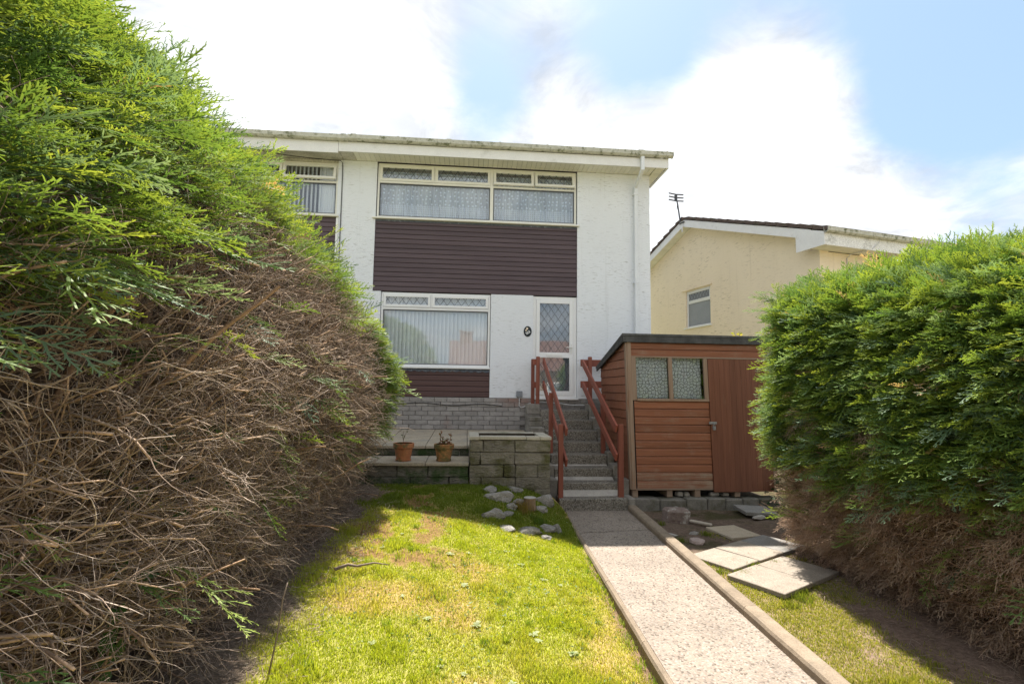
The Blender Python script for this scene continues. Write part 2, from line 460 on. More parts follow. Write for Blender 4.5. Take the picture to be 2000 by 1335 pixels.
def soil_mat(name):
    m, t = new_mat(name)
    a = t('ShaderNodeAttribute', attribute_name='Col').outputs['Color']
    n = t.noise(t.pos, 28, 6, .68); n2 = t.noise(t.pos, 160, 3, .6)
    k = t.math('MULTIPLY', t('ShaderNodeMapRange', {'Value': n, 'From Min': .3, 'From Max': .7, 'To Min': .62, 'To Max': 1.4}).outputs[0],
               t('ShaderNodeMapRange', {'Value': n2, 'From Min': .3, 'From Max': .7, 'To Min': .7, 'To Max': 1.3}).outputs[0])
    cc = t('ShaderNodeVectorMath', {0: a}, operation='MULTIPLY'); t.nt.links.new(k, cc.inputs[1])
    setc(t, cc.outputs[0], 0.95, t.math('ADD', n, t.math('MULTIPLY', n2, .4)), 0.02, 0.8, 0.1)
    return m


M = {}
M['white_wall'] = render_wall('white_render', (0.80, 0.82, 0.85), (0.30, 0.29, 0.27))
M['cream_wall'] = render_wall('cream_render', (0.90, 0.77, 0.58), (0.44, 0.35, 0.22), True)
M['upvc'] = gen('white_upvc', (0.80, 0.80, 0.79), (0.84, 0.84, 0.83), 3, rough=0.35, bump=0.02, fine=0.02, var=0.02, spec=0.45)
M['old_upvc'] = gen('aged_white_frame', (0.78, 0.76, 0.68), (0.82, 0.80, 0.74), 3, rough=0.45, bump=0.02, fine=0.04, var=0.02, spec=0.4)
M['fascia'] = gen('fascia_white', (0.76, 0.75, 0.74), (0.83, 0.82, 0.81), 4, (0.55, 0.54, 0.50), 3.0, (0.60, 0.85), rough=0.5, bump=0.05, fine=0.05, var=0.03, stretch=(1, 1, 1))
M['soffit'] = gen('soffit_cream', (0.72, 0.70, 0.59), (0.80, 0.78, 0.68), 5, rough=0.6, bump=0.05, fine=0.06, var=0.04)
M['soffit_old'] = gen('soffit_stained', (0.60, 0.57, 0.49), (0.45, 0.43, 0.37), 2.5, (0.22, 0.21, 0.18), 1.6, (0.5, 0.8), rough=0.9, bump=0.1, var=0.02)
M['gutter'] = gen('mossy_gutter', (0.44, 0.43, 0.36), (0.58, 0.57, 0.50), 12, (0.16, 0.17, 0.10), 9, (0.52, 0.66), rough=0.75, bump=0.3, var=0.05)
M['pipe'] = gen('white_pipe', (0.72, 0.74, 0.77), (0.78, 0.80, 0.82), 4, rough=0.5, bump=0.05, fine=0.05, var=0.02)
M['cladding'] = wood_paint('dark_cladding', (0.076, 0.052, 0.059), (0.115, 0.082, 0.090), (0.16, 0.12, 0.12), 'x', (0.66, 0.95), 0.5, 0.10)
M['cladding_low'] = wood_paint('dark_brown_cladding', (0.075, 0.040, 0.038), (0.11, 0.062, 0.056), (0.18, 0.12, 0.11), 'x', (0.66, 0.95), 0.5, 0.16)
M['lead_flash'] = gen('lead_flashing', (0.05, 0.06, 0.08), (0.14, 0.16, 0.19), 25, (0.35, 0.37, 0.40), 14, (0.55, 0.7), rough=0.5, bump=0.6, bscale=30)
M['mortar'] = gen('plinth_mortar', (0.22, 0.205, 0.195), (0.29, 0.27, 0.255), 14, rough=0.95)
M['brick'] = gen('grey_plinth_brick', (0.27, 0.25, 0.235), (0.36, 0.335, 0.315), 10, (0.30, 0.20, 0.17), 1.1, (0.52, 0.66), rough=0.95, bump=0.6, bdist=0.008, var=0.16)
M['flag'] = gen('patio_flagstone', (0.34, 0.29, 0.22), (0.43, 0.365, 0.28), 5, (0.27, 0.25, 0.21), 2.0, (0.5, 0.7), rough=0.9, bump=0.3, var=0.08)
M['concrete'] = gen('grey_concrete', (0.34, 0.31, 0.28), (0.46, 0.43, 0.38), 9, (0.24, 0.22, 0.20), 3.0, (0.55, 0.75), rough=0.92, bump=0.5, var=0.10)
M['side_stone'] = gen('step_side_stone', (0.22, 0.20, 0.175), (0.32, 0.295, 0.26), 9, (0.16, 0.15, 0.11), 3.5, (0.5, 0.7), rough=0.95, bump=0.7, var=0.12)
M['dark_concrete'] = gen('damp_concrete', (0.17, 0.155, 0.135), (0.25, 0.23, 0.20), 8, (0.10, 0.095, 0.06), 4.0, (0.48, 0.66), rough=0.95, bump=0.8, var=0.10)
M['kerb'] = gen('edging_concrete', (0.21, 0.165, 0.12), (0.29, 0.23, 0.17), 10, (0.20, 0.165, 0.13), 4.0, (0.55, 0.78), rough=0.92, bump=0.5, var=0.08)
M['mossy_stone'] = gen('mossy_stone_block', (0.18, 0.16, 0.13), (0.28, 0.255, 0.21), 7, (0.10, 0.098, 0.04), 2.6, (0.46, 0.62), rough=0.95, bump=1.0, bscale=24, bdist=0.03, var=0.14, stretch=(1, 1, 2.4))
M['dark_stone'] = gen('damp_stone_block', (0.12, 0.115, 0.095), (0.22, 0.20, 0.17), 8, (0.05, 0.085, 0.03), 3.0, (0.44, 0.60), rough=0.95, bump=1.0, bscale=24, bdist=0.03, var=0.14, stretch=(1, 1, 2.4))
M['coping'] = gen('stone_coping', (0.36, 0.33, 0.27), (0.48, 0.44, 0.36), 8, (0.26, 0.25, 0.17), 3.0, (0.52, 0.72), rough=0.92, bump=0.4, var=0.07)
M['rock'] = gen('garden_rock', (0.20, 0.185, 0.165), (0.32, 0.30, 0.275), 6, (0.14, 0.13, 0.095), 5.0, (0.5, 0.7), rough=0.95, bump=0.9, bscale=30, bdist=0.02, var=0.16)
M['step'] = aggregate('step_aggregate', [(0.17, 0.155, 0.13), (0.26, 0.235, 0.20), (0.34, 0.315, 0.275), (0.22, 0.19, 0.15)], (0.12, 0.105, 0.085), 62, 1.0)
M['path'] = aggregate('path_aggregate', [(0.25, 0.20, 0.16), (0.34, 0.295, 0.25), (0.30, 0.24, 0.20), (0.17, 0.14, 0.12), (0.37, 0.33, 0.29)], (0.27, 0.225, 0.18), 66, 0.8)
M['slab'] = gen('garden_slab', (0.26, 0.22, 0.18), (0.33, 0.285, 0.235), 9, (0.27, 0.23, 0.19), 3.0, (0.55, 0.75), rough=0.92, bump=0.4, var=0.07, fine=0.35)
M['slab_grey'] = gen('garden_slab_grey', (0.22, 0.21, 0.195), (0.29, 0.275, 0.255), 9, (0.24, 0.23, 0.20), 3.0, (0.55, 0.75), rough=0.92, bump=0.4, var=0.07, fine=0.35)
M['rail'] = wood_paint('redwood_stain', (0.20, 0.062, 0.040), (0.29, 0.095, 0.062), (0.20, 0.13, 0.09), 'z', (0.62, 0.85), 0.55, 0.14)
M['rail_x'] = wood_paint('redwood_stain_rail', (0.22, 0.066, 0.043), (0.31, 0.10, 0.066), (0.22, 0.14, 0.10), 'x', (0.62, 0.85), 0.55, 0.14)
M['shed'] = wood_paint('shed_stain', (0.215, 0.083, 0.045), (0.325, 0.130, 0.069), (0.34, 0.25, 0.19), 'x', (0.53, 0.72), 0.6, 0.13)
M['shed_low'] = wood_paint('shed_stain_worn', (0.23, 0.10, 0.058), (0.32, 0.16, 0.10), (0.36, 0.28, 0.21), 'x', (0.46, 0.62), 0.7, 0.10)
M['shed_door'] = wood_paint('shed_door_stain', (0.145, 0.055, 0.032), (0.215, 0.086, 0.050), (0.27, 0.17, 0.12), 'z', (0.60, 0.80), 0.55, 0.12)
M['shed_trim'] = wood_paint('weathered_trim', (0.24, 0.155, 0.105), (0.34, 0.25, 0.185), (0.30, 0.13, 0.07), 'z', (0.54, 0.66), 0.8, 0.10)
M['shed_trim_x'] = wood_paint('weathered_trim_rail', (0.23, 0.155, 0.11), (0.33, 0.25, 0.19), (0.28, 0.12, 0.07), 'x', (0.56, 0.70), 0.8, 0.10)
M['felt'] = gen('roof_felt', (0.060, 0.060, 0.062), (0.11, 0.11, 0.11), 9, (0.15, 0.14, 0.13), 5, (0.58, 0.75), rough=0.9, bump=0.7, bscale=90)
M['dark'] = gen('dark_void', (0.02, 0.018, 0.016), (0.03, 0.028, 0.025), 8)
M['grey_metal'] = gen('grey_metal', (0.22, 0.22, 0.22), (0.34, 0.33, 0.32), 20, rough=0.45, bump=0.1)
M['dark_metal'] = gen('aerial_metal', (0.07, 0.07, 0.075), (0.11, 0.11, 0.115), 20, rough=0.5, bump=0.1)
M['lead'] = gen('lead_strip', (0.09, 0.095, 0.105), (0.14, 0.145, 0.155), 20, rough=0.5, bump=0.05)
M['chrome'] = gen('handle_white', (0.78, 0.77, 0.74), (0.84, 0.83, 0.80), 20, rough=0.25, bump=0.0, fine=0.02)
M['plaque'] = gen('plaque_black', (0.012, 0.020, 0.024), (0.02, 0.028, 0.032), 10, rough=0.3, bump=0.0)
M['paint_white'] = gen('sign_paint', (0.8, 0.8, 0.8), (0.84, 0.84, 0.84), 10, rough=0.5, bump=0.0, fine=.02)
M['paint_flower'] = gen('sign_flower', (0.80, 0.62, 0.42), (0.85, 0.76, 0.66), 40, rough=0.5, bump=0.0, fine=.02)
M['cable'] = gen('black_cable', (0.02, 0.02, 0.022), (0.035, 0.035, 0.035), 10, rough=0.6, bump=0.0)
M['cable_white'] = gen('white_cable', (0.55, 0.55, 0.55), (0.65, 0.65, 0.64), 10, rough=0.6, bump=0.0)
M['grey_box'] = gen('grey_box', (0.24, 0.26, 0.29), (0.30, 0.32, 0.34), 10, rough=0.6, bump=0.0)
M['terracotta'] = gen('terracotta', (0.32, 0.12, 0.055), (0.44, 0.19, 0.09), 9, (0.14, 0.13, 0.06), 11.0, (0.52, 0.64), rough=0.9, bump=0.4, var=0.05)
M['terracotta_old'] = gen('terracotta_lichen', (0.27, 0.13, 0.06), (0.40, 0.20, 0.08), 12, (0.13, 0.11, 0.045), 12.0, (0.45, 0.58), rough=0.9, bump=0.4, var=0.05)
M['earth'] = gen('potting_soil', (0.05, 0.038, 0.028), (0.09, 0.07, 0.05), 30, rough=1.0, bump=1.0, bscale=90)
M['tile'] = gen('roof_tile_brown', (0.085, 0.062, 0.055), (0.14, 0.105, 0.09), 7, (0.10, 0.11, 0.06), 4, (0.55, 0.7), rough=0.95, bump=0.6, var=0.1)
M['tile_red'] = gen('roof_tile_red', (0.20, 0.12, 0.10), (0.29, 0.18, 0.15), 3, rough=0.95, bump=0.6, var=0.2)
M['glass'] = glass_mat('window_glass', (0.97, 0.985, 0.99), .085)
M['door_glass'] = glass_mat('door_glass', (0.70, 0.74, 0.77), .13)
M['frosted'] = gen('frosted_glass', (0.27, 0.29, 0.31), (0.31, 0.33, 0.35), 4, rough=0.22, bump=0.05, fine=0.03, spec=0.6)
M['net'] = net_mat('net_curtain', 'dots'); M['lace'] = net_mat('lace_curtain', 'lace'); M['blind'] = net_mat('blind_fabric', 'plain')
M['room'] = gen('room_wall', (0.30, 0.29, 0.28), (0.34, 0.33, 0.31), 2, rough=0.9)
M['leaf'] = leaf_mat('conifer_leaf', 0.36); M['dead_leaf'] = leaf_mat('dead_conifer_leaf', 0.25, (1.1, 1.0, 0.9), 0.7, 0.15)
M['grass'] = leaf_mat('grass_blade', 0.5, (1.3, 1.25, 0.5), 0.5, 0.3)
M['bark'] = bark_mat('hedge_bark'); M['soil'] = soil_mat('lawn_soil')

# ------------------------------------------------------------------ ground
def path_l(y): return 1.236 + 0.0425 * (y - 3.147)        # outer left edge of the path edging
def path_r(y): return 2.173 + 0.0535 * (y - 3.087)        # inner face of the right kerb


def lawn_z(x, y):
    x = np.asarray(x, float); y = np.asarray(y, float)
    zl = .25 + .0475 * (np.clip(y, -2, 7.4) - 3)
    zr = np.interp(y, [0, 3, 5, 6, 7.1], [-.16, -.10, -.05, -.02, .05])
    t = np.clip((x + 1.3) / (path_l(y) + 1.3), 0, 1)
    p = np.interp(y, [0, 3, 6, 6.3, 6.7, 7.2], [1.1, 1.1, 1.5, 1.9, 4.0, 8.0])
    return zl + (zr - zl) * t ** p + (fnoise(x, y, 1.6, 5) - .5) * .03


def bed_z(x, y):
    x = np.asarray(x, float); y = np.asarray(y, float)
    return np.interp(y, [0, 3, 5, 7.6], [-.16, -.12, -.06, -.05]) + (fnoise(x, y, 2.2, 9) - .5) * .05 + .06 * sstep(3.4, 4.2, x) * sstep(5.6, 3.5, y)


def bare_left(x, y):     # 1 where bare soil lies along the hedge
    return sstep(-.98, -1.24, x + (fnoise(x, y, 2.4, 21) - .5) * .55 - .10 * sstep(5.5, 6.6, y) + .05)


def thatch(x, y):        # worn, mossy patches in the lawn
    return sstep(.50, .66, fnoise(x, y, 1.5, 33)) * .9


def moss_brown(x, y):
    return sstep(.50, .60, fnoise(x, y, 3.4, 44)) * sstep(.5, -.4, x + (y - 5.2) * .0) * sstep(3.2, 4.8, y)


def bed_grass(x, y):
    """how much grass grows right of the path"""
    k = path_r(y) + .14
    near = sstep(5.6, 4.9, y - (x - 2.6) * .25) * sstep(3.75, 3.15, x + (4.2 - y) * .14 + (fnoise(x, y, 2.0, 71) - .5) * .5)
    return near * sstep(.22, .50, fnoise(x, y, 2.6, 61)) + .12 * sstep(.52, .66, fnoise(x, y, 2.2, 64))


def sheet(name, x0, x1, y0, y1, step, zf, colf, mat, xl=None, xr=None):
    nx = int((x1 - x0) / step) + 1; ny = int((y1 - y0) / step) + 1
    yy = np.linspace(y0, y1, ny); V = []; 
    X = np.zeros((ny, nx)); Y = np.zeros((ny, nx))
    for j, y in enumerate(yy):
        a = xl(y) if xl else x0; b = xr(y) if xr else x1
        X[j] = np.linspace(a, b, nx); Y[j] = y
    Z = zf(X, Y)
    V = np.stack([X.ravel(), Y.ravel(), Z.ravel()], 1)
    i = np.arange(ny * nx).reshape(ny, nx)
    q = np.stack([i[:-1, :-1].ravel(), i[:-1, 1:].ravel(), i[1:, 1:].ravel(), i[1:, :-1].ravel()], 1)
    me = np_mesh(name, V, None, q, mat, colf(X.ravel(), Y.ravel()), True)
    return link(bpy.data.objects.new(name, me))


def lerp3(a, b, t):
    return np.asarray(a)[None, :] * (1 - t[:, None]) + np.asarray(b)[None, :] * t[:, None]


def lawn_col(x, y):
    n = fnoise(x, y, 5, 3)
    c = lerp3((.30, .30, .08), (.40, .36, .11), n)
    t = thatch(x, y); c = c * (1 - t[:, None]) + np.array((.38, .27, .11)) * t[:, None]
    t = moss_brown(x, y); c = c * (1 - t[:, None]) + np.array((.22, .135, .055)) * t[:, None]
    t = sstep(.11, .03, path_l(y) - x) * sstep(6.2, 5.2, y); c = c * (1 - t[:, None]) + np.array((.20, .13, .085)) * t[:, None]
    t = bare_left(x, y); c = c * (1 - t[:, None]) + lerp3((.13, .10, .075), (.19, .145, .11), n) * t[:, None]
    return c


def bed_col(x, y):
    n = fnoise(x, y, 4, 13)
    c = lerp3((.17, .115, .09), (.27, .195, .15), n)
    t = np.clip(bed_grass(x, y), 0, 1) * .6; c = c * (1 - t[:, None]) + np.array((.28, .22, .10)) * t[:, None]
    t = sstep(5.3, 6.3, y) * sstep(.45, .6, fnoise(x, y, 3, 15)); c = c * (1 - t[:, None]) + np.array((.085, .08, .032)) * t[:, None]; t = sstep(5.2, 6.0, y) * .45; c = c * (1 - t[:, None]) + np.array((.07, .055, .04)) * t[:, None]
    return c


gr = np_mesh('ground', [(-150, -150, -.30), (150, -150, -.30), (150, 200, -.30), (-150, 200, -.30)], None, [(0, 1, 2, 3)], gen('far_ground', (.16, .18, .06), (.24, .23, .10), 1.5, rough=.95))
tag(link(bpy.data.objects.new('ground', gr)), 'grassy ground around the gardens', kind='structure')
lawn = sheet('lawn', -7, 1.3, -3.0, 7.6, .06, lawn_z, lawn_col, M['soil'], None, lambda y: path_l(y) + .01)
tag(lawn, 'sunlit lawn sloping beside the path', kind='structure')
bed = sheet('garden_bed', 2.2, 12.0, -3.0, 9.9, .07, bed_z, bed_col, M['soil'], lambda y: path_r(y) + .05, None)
tag(bed, 'bare soil and thin grass right of the path', kind='structure')

pv = thing('pavement', None, None, (0, -6, -.2), kind='structure')  # unseen pale paving added behind the viewer to bounce fill light
for k in range(-9, 10):
    for j in range(3):
        MB().box(k * 1.6 - .795, k * 1.6 + .795, -9.9 + j * 2.2, -7.71 + j * 2.2, -.31, -.22, .006).build('pavement_slab', bpy.data.materials.get('pavement_concrete') or gen('pavement_concrete', (.42, .39, .35), (.52, .49, .45), 4, rough=.9), pv)

# path: two cast slabs with an irregular crack, edging stones on both sides
path = thing('path', None, None, (1.8, 5, 0), kind='structure')
crk = [(0, 6.36), (.18, 6.40), (.33, 6.385), (.5, 6.45), (.72, 6.44), (.86, 6.46), (1, 6.43)]
def path_slab(near):
    mb = MB(); g = .010
    if near:
        poly = [(path_l(-2) + .055, -2.0), (path_r(-2), -2.0)] + [(path_l(y) + .055 + (path_r(y) - path_l(y) - .055) * s, y - g) for s, y in reversed(crk)]
    else:
        poly = [(path_l(y) + .055 + (path_r(y) - path_l(y) - .055) * s, y + g) for s, y in crk] + [(path_r(7.62), 7.62), (path_l(7.62) + .055, 7.62)]
    return mb.prism(poly, 'z', -.15, 0.0).build('path_slab', M['path'], path)
path_slab(True); path_slab(False)
def edging(parent, f, y0, y1, w_, ztop, zbot, name='edging_stone'):
    mb = MB(); n = max(2, int((y1 - y0) / .12)); ys = np.linspace(y0 + .004, y1 - .004, n)
    prof = [(0, zbot), (0, ztop - .03), (.010, ztop - .008), (.028, ztop), (w_ - .028, ztop), (w_ - .010, ztop - .008), (w_, ztop - .03), (w_, zbot)]
    V = []; 
    for y in ys:
        j = random.uniform(-.0012, .0012); k = random.uniform(-.0015, .0015)
        V += [(f(y) + px + j, y, pz + (k if pz > zbot else 0)) for px, pz in prof]
    m = len(prof); F = []
    for a in range(n - 1):
        for b in range(m):
            F.append((a * m + b, a * m + (b + 1) % m, (a + 1) * m + (b + 1) % m, (a + 1) * m + b))
    F += [tuple(range(m))[::-1], tuple((n - 1) * m + b for b in range(m))]
    mb.add(V, F); return mb.build(name, M['kerb'], parent)
for a, b in ((-1.6, .2), (.2, 1.35), (1.35, 2.5), (2.5, 3.63), (3.63, 4.75), (4.75, 5.92), (5.92, 7.30)):
    edging(path, path_l, a, b, .054, .022, -.2)
for a, b in ((-1.6, .4), (.4, 2.2), (2.2, 4.02), (4.02, 5.85), (5.85, 7.55)):
    edging(path, path_r, a, b, .135, .075, -.2)

# patio paving and its sub-base
patio = thing('patio', None, None, (-.5, 9, .9), kind='structure')
def patio_z(y): return .954 - (10.2 - y) * .0225
MB().prism([(7.86, -.2), (10.19, -.2), (10.19, .954 - .05), (7.86, patio_z(7.86) - .05)], 'x', -4.2, 1.16).build('sub_base', M['concrete'], patio)
ys = [7.80, 8.07, 8.70, 9.33, 9.95, 10.185]; xs = [-4.1, -3.14, -2.52, -1.88, -1.25, -.605, .02, .60, 1.15]
for i in range(len(xs) - 1):
    for j in range(len(ys) - 1):
        if xs[i] >= .0 and ys[j] < 7.85: pass
        a = random.uniform(-.003, .003)
        mb = MB(); x0, x1, y0, y1 = xs[i] + .004, xs[i + 1] - .004, ys[j] + .004, ys[j + 1] - .004
        if xs[i] > 0 and j == 0: y0 = 7.83
        vs_, fs = cbox(((x1 - x0) / 2, (y1 - y0) / 2, .022), .005)
        yc = (y0 + y1) / 2
        mb.add([(p[0], p[1], p[2] + p[1] * .0225 + a) for p in vs_], fs).build('paving_slab', M['flag'], patio, ((x0 + x1) / 2, yc, patio_z(yc) - .022))

# ------------------------------------------------------------------ stone helpers
def stone_block(name, parent, x0, x1, y0, y1, z0, z1, mat, bev=.008, jit=.006, sub=True):
    mb = MB().box(x0, x1, y0, y1, z0, z1, bev, jit)
    return mb.build(name, mat, parent)

# low retaining wall with two capping slabs
lw = thing('low_wall', 'low dark mossy stone wall topped with two pale slabs under the flowerpots', 'wall', (-.6, 7.3, .3))
MB().box(-2.55, .045, 7.19, 7.84, -.1, .70).build('wall_core', M['dark'], lw)
for (z0, z1, cuts) in ((.555, .700, (-2.5, -2.0, -1.5, -.93, -.51, .045)), (.385, .548, (-2.5, -1.9, -1.35, -.75, -.22, .045)), (.215, .378, (-2.5, -2.1, -1.6, -1.05, -.5, .045))):
    for a, b in zip(cuts[:-1], cuts[1:]):
        o = random.uniform(-.008, .008); stone_block('stone_block', lw, a + .005, b - .005, 7.14 + o, 7.30, z0, z1, M['dark_stone'])
for a, b in ((-1.95, -1.24), (-1.235, -.548), (-.542, .045)):
    MB().box(a, b, 7.095, 7.80, .705, .75, .006, .002).build('capping_slab', M['flag'], lw)
uw = thing('terrace_riser', 'dark rough stone riser under the patio edge behind the flowerpots', 'wall', (-.6, 7.85, .75))
for a, b in zip((-2.5, -1.95, -1.42, -.9, -.42, -.1), (-1.95, -1.42, -.9, -.42, -.1, .045)):
    stone_block('stone_block', uw, a + .004, b - .004, 7.83 + random.uniform(-.01, .01), 7.858, .752, .85, M['dark_stone'], .01, .006)

# planter box of stone blocks
pt = thing('stone_planter', 'raised rectangular stone planter with pale coping beside the steps', 'planter', (.6, 7.5, .3))
MB().box(.12, 1.11, 7.2, 7.74, .1, .84).box(.192, 1.028, 7.684, 7.698, .5, 1.100).box(.1805, .1855, 7.25, 7.69, .5, 1.055).build('soil_fill', M['earth'], pt)  # soil, plus thin dark panels standing in for shade in the opening
for z0, z1, cuts in ((.893, 1.056, (.055, .24, .68, 1.18)), (.723, .887, (.055, .20, .68, 1.18)), (.553, .717, (.055, .525, .69, 1.0, 1.18)), (.383, .547, (.055, .215, .69, 1.18)), (.20, .377, (.055, .50, .95, 1.18))):
    for a, b in zip(cuts[:-1], cuts[1:]):
        stone_block('stone_block', pt, a + .004, b - .004, 7.10 + random.uniform(-.006, .006), 7.24, z0, z1, M['mossy_stone'])
    for xa, xb in ((.055, .18), (1.05, 1.18)):
        stone_block('stone_block', pt, xa, xb, 7.245, 7.50, z0, z1, M['mossy_stone']); stone_block('stone_block', pt, xa, xb, 7.505, 7.82, z0, z1, M['mossy_stone'])
    stone_block('stone_block', pt, .185, 1.045, 7.70, 7.815, z0, z1, M['mossy_stone'])
for a, b, c, d in ((.045, .185, 7.09, 7.83), (.19, .835, 7.09, 7.225), (.84, 1.03, 7.09, 7.225), (1.035, 1.19, 7.09, 7.83), (.19, 1.03, 7.70, 7.83)):
    MB().box(a, b, c, d, 1.06, 1.108, .006, .003).build('coping_stone', M['coping'], pt)

# garden steps
D1, G, H = 7.4988, .326, .1705
st = thing('garden_steps', 'grey concrete flight of steps rising to the front door', 'steps', (1.9, 7.5, 0))
for k in range(1, 9):
    y0 = D1 + (k - 1) * G; z1 = k * H
    x0, x1 = (1.385, 2.42) if k == 1 else (1.42, 2.372)
    y1 = y0 + G + .02 if k < 8 else 10.18
    mb = MB()
    vs_, fs = cbox(((x1 - x0) / 2, (y1 - y0) / 2, (H + .03) / 2), .014, .004)
    mb.add(vs_, fs).build('step', M['step'], st, ((x0 + x1) / 2, (y0 + y1) / 2, z1 - (H + .03) / 2 - (.0 if k < 8 else .0)))
MB().prism([(D1 + .05, -.1), (D1 + .05, H - .06), (10.15, 8 * H - .08), (10.15, -.1)], 'x', 1.43, 2.36).build('step_core', M['concrete'], st)
for k in range(2, 9):
    y0 = D1 + (k - 1) * G; y1 = y0 + G if k < 8 else 10.17
    zt = k * H + (.05 if k < 8 else .12)
    xl0 = 1.285 if k < 4 else 1.17
    zb = -.1 if k < 3 else (.3 if k == 3 else .86)
    if k < 4:
        stone_block('side_stone', st, xl0, 1.412, y0 + .004, y1 - .004, zb, zt, M['side_stone'], .012, .004)
    else:
        zz = zb; row = 0
        while zz < zt - .03:
            z2 = min(zz + .105, zt)
            if zt - z2 < .05: z2 = zt
            stone_block('side_stone', st, xl0, 1.412, y0 + .003, y1 - .003, zz + .002, z2 - .002, M['side_stone'], .006, .003)
            zz = z2
    stone_block('side_stone', st, 2.38, 2.545 if k < 4 else 2.50, y0 + .004, y1 - .004, -.1 if k < 4 else .1, zt + .0, M['side_stone'], .012, .004)
stone_block('side_stone', st, 2.428, 2.535, D1 + .02, D1 + G, -.12, .165, M['side_stone'], .012, .004)

# ------------------------------------------------------------------ handrails
def rail_mb(x, a, b, w_=.035, h_=.125):
    return MB().beam((x, a[0], a[1]), (x, b[0], b[1]), w_, h_, (0, 0, 1), .006)
hl = thing('handrail', 'red-brown wooden handrail on the left side of the steps', 'handrail', (1.42, 7.6, .17), 'wooden handrails beside the steps')
for x, y, z0, z1, s in ((1.42, 7.62, .10, 1.247, .072), (1.447, 8.70, .60, 1.71, .068), (1.377, 9.86, 1.30, 2.405, .066), (1.303, 10.06, 1.40, 2.368, .066)):
    MB().box(x - s / 2, x + s / 2, y - s / 2, y + s / 2, z0, z1, .006, .001).build('post', M['rail'], hl)
for dz in (0, -.45):
    rail_mb(1.485, (7.50, 1.135 + dz), (9.86, 2.33 + dz)).build('rail', M['rail_x'], hl)
    MB().box(1.285, 1.42, 9.90, 9.935, 2.24 + dz, 2.36 + dz, .004).build('rail', M['rail_x'], hl)
hr = thing('handrail', 'red-brown wooden handrail on the right of the steps beside the shed', 'handrail', (2.35, 7.6, .17), 'wooden handrails beside the steps')
for x, y, z0, z1, s in ((2.338, 7.62, .14, 1.254, .078), (2.362, 8.70, .62, 1.69, .072), (2.435, 9.93, 1.40, 2.425, .07)):
    MB().box(x - s / 2, x + s / 2, y - s / 2, y + s / 2, z0, z1, .006, .001).build('post', M['rail'], hr)
for dz in (0, -.43):
    rail_mb(2.272, (7.60, 1.185 + dz), (9.86, 2.30 + dz)).build('rail', M['rail_x'], hr)
    MB().box(2.255, 3.3, 9.965, 9.998, 2.235 + dz, 2.37 + dz, .004).build('rail', M['rail_x'], hr)

# ------------------------------------------------------------------ houses
FY = 10.2
def fbox(mb, x0, x1, z0, z1, y0, y1, bev=.004):
    return mb.box(x0, x1, y0, y1, z0, z1, bev)


def frame_bars(mb, x0, x1, z0, z1, y, d, w_):
    fbox(mb, x0, x1, z1 - w_, z1, y, y + d); fbox(mb, x0, x1, z0, z0 + w_, y, y + d)
    fbox(mb, x0, x0 + w_, z0 + w_, z1 - w_, y, y + d); fbox(mb, x1 - w_, x1, z0 + w_, z1 - w_, y, y + d)
    return mb


def lattice_mb(x0, x1, z0, z1, y, dw=.145, dh=.205, t=.0065, ox=0.0, oz=0.0):
    """diamond lead strips clipped to the pane"""
    mb = MB(); m = dh / dw; W = x1 - x0; Hh = z1 - z0
    for sgn in (1, -1):
        lo, hi = (-m * W, Hh) if sgn > 0 else (0.0, Hh + m * W)
        c = lo - (lo % dh) + (m * ox + oz) % dh if sgn > 0 else lo - (lo % dh) + (oz - m * ox) % dh
        while c < hi:
            cand = []
            for x in (0.0, W):
                z = sgn * m * x + c
                if 0 <= z <= Hh: cand.append((x, z))
            for z in (0.0, Hh):
                x = (z - c) / (sgn * m)
                if 0 <= x <= W: cand.append((x, z))
            if len(cand) >= 2:
                cand.sort(); a, b = cand[0], cand[-1]
                if abs(a[0] - b[0]) > .012:
                    yy = y + (.0012 if sgn > 0 else 0)
                    mb.beam((x0 + a[0], yy, z0 + a[1]), (x0 + b[0], yy, z0 + b[1]), .004, t, (0, 0, 1))
            c += dh
    return mb


def pane_mb(x0, x1, z0, z1, y):
    return MB().box(x0, x1, y, y + .006, z0, z1)


def tilt(mb, zt, yh, ang):
    c, s_ = math.cos(ang), math.sin(ang)
    return mb.mapped(lambda x, y, z: (x, yh + (y - yh) * c + (z - zt) * s_, zt + (z - zt) * c - (y - yh) * s_))


def top_light(win, x0, x1, z0, z1, y, ang=0.0, mat='upvc', lat=True, ox=0.0):
    fw = .052
    def T_(mb): return tilt(mb, z1, y, ang) if ang else mb
    s_ = T_(frame_bars(MB(), x0, x1, z0, z1, y, .05, fw)).build('sash', M[mat], win)
    T_(pane_mb(x0 + fw, x1 - fw, z0 + fw, z1 - fw, y + .02)).build('pane', M['glass'], win)
    if lat:
        T_(lattice_mb(x0 + fw, x1 - fw, z0 + fw, z1 - fw, y + .014, .145, .205, .0075, ox)).build('lattice', M['lead'], win)


def wavy(x0, x1, z0, z1, y, amp, folds, seed, nz=3):
    r_ = np.random.default_rng(seed); n = int((x1 - x0) / .012); x = np.linspace(x0, x1, n)
    ph = np.cumsum(.5 + r_.random(n)); ph = ph / ph[-1] * folds * 2 * math.pi
    yy = y + amp * np.sin(ph) * (.6 + .4 * np.sin(ph * .13))
    zz = np.linspace(z0, z1, nz); V = []; 
    for z in zz:
        V += [(a, b, z) for a, b in zip(x, yy)]
    F = [(j * n + i, j * n + i + 1, (j + 1) * n + i + 1, (j + 1) * n + i) for j in range(nz - 1) for i in range(n - 1)]
    return MB().add(V, F)


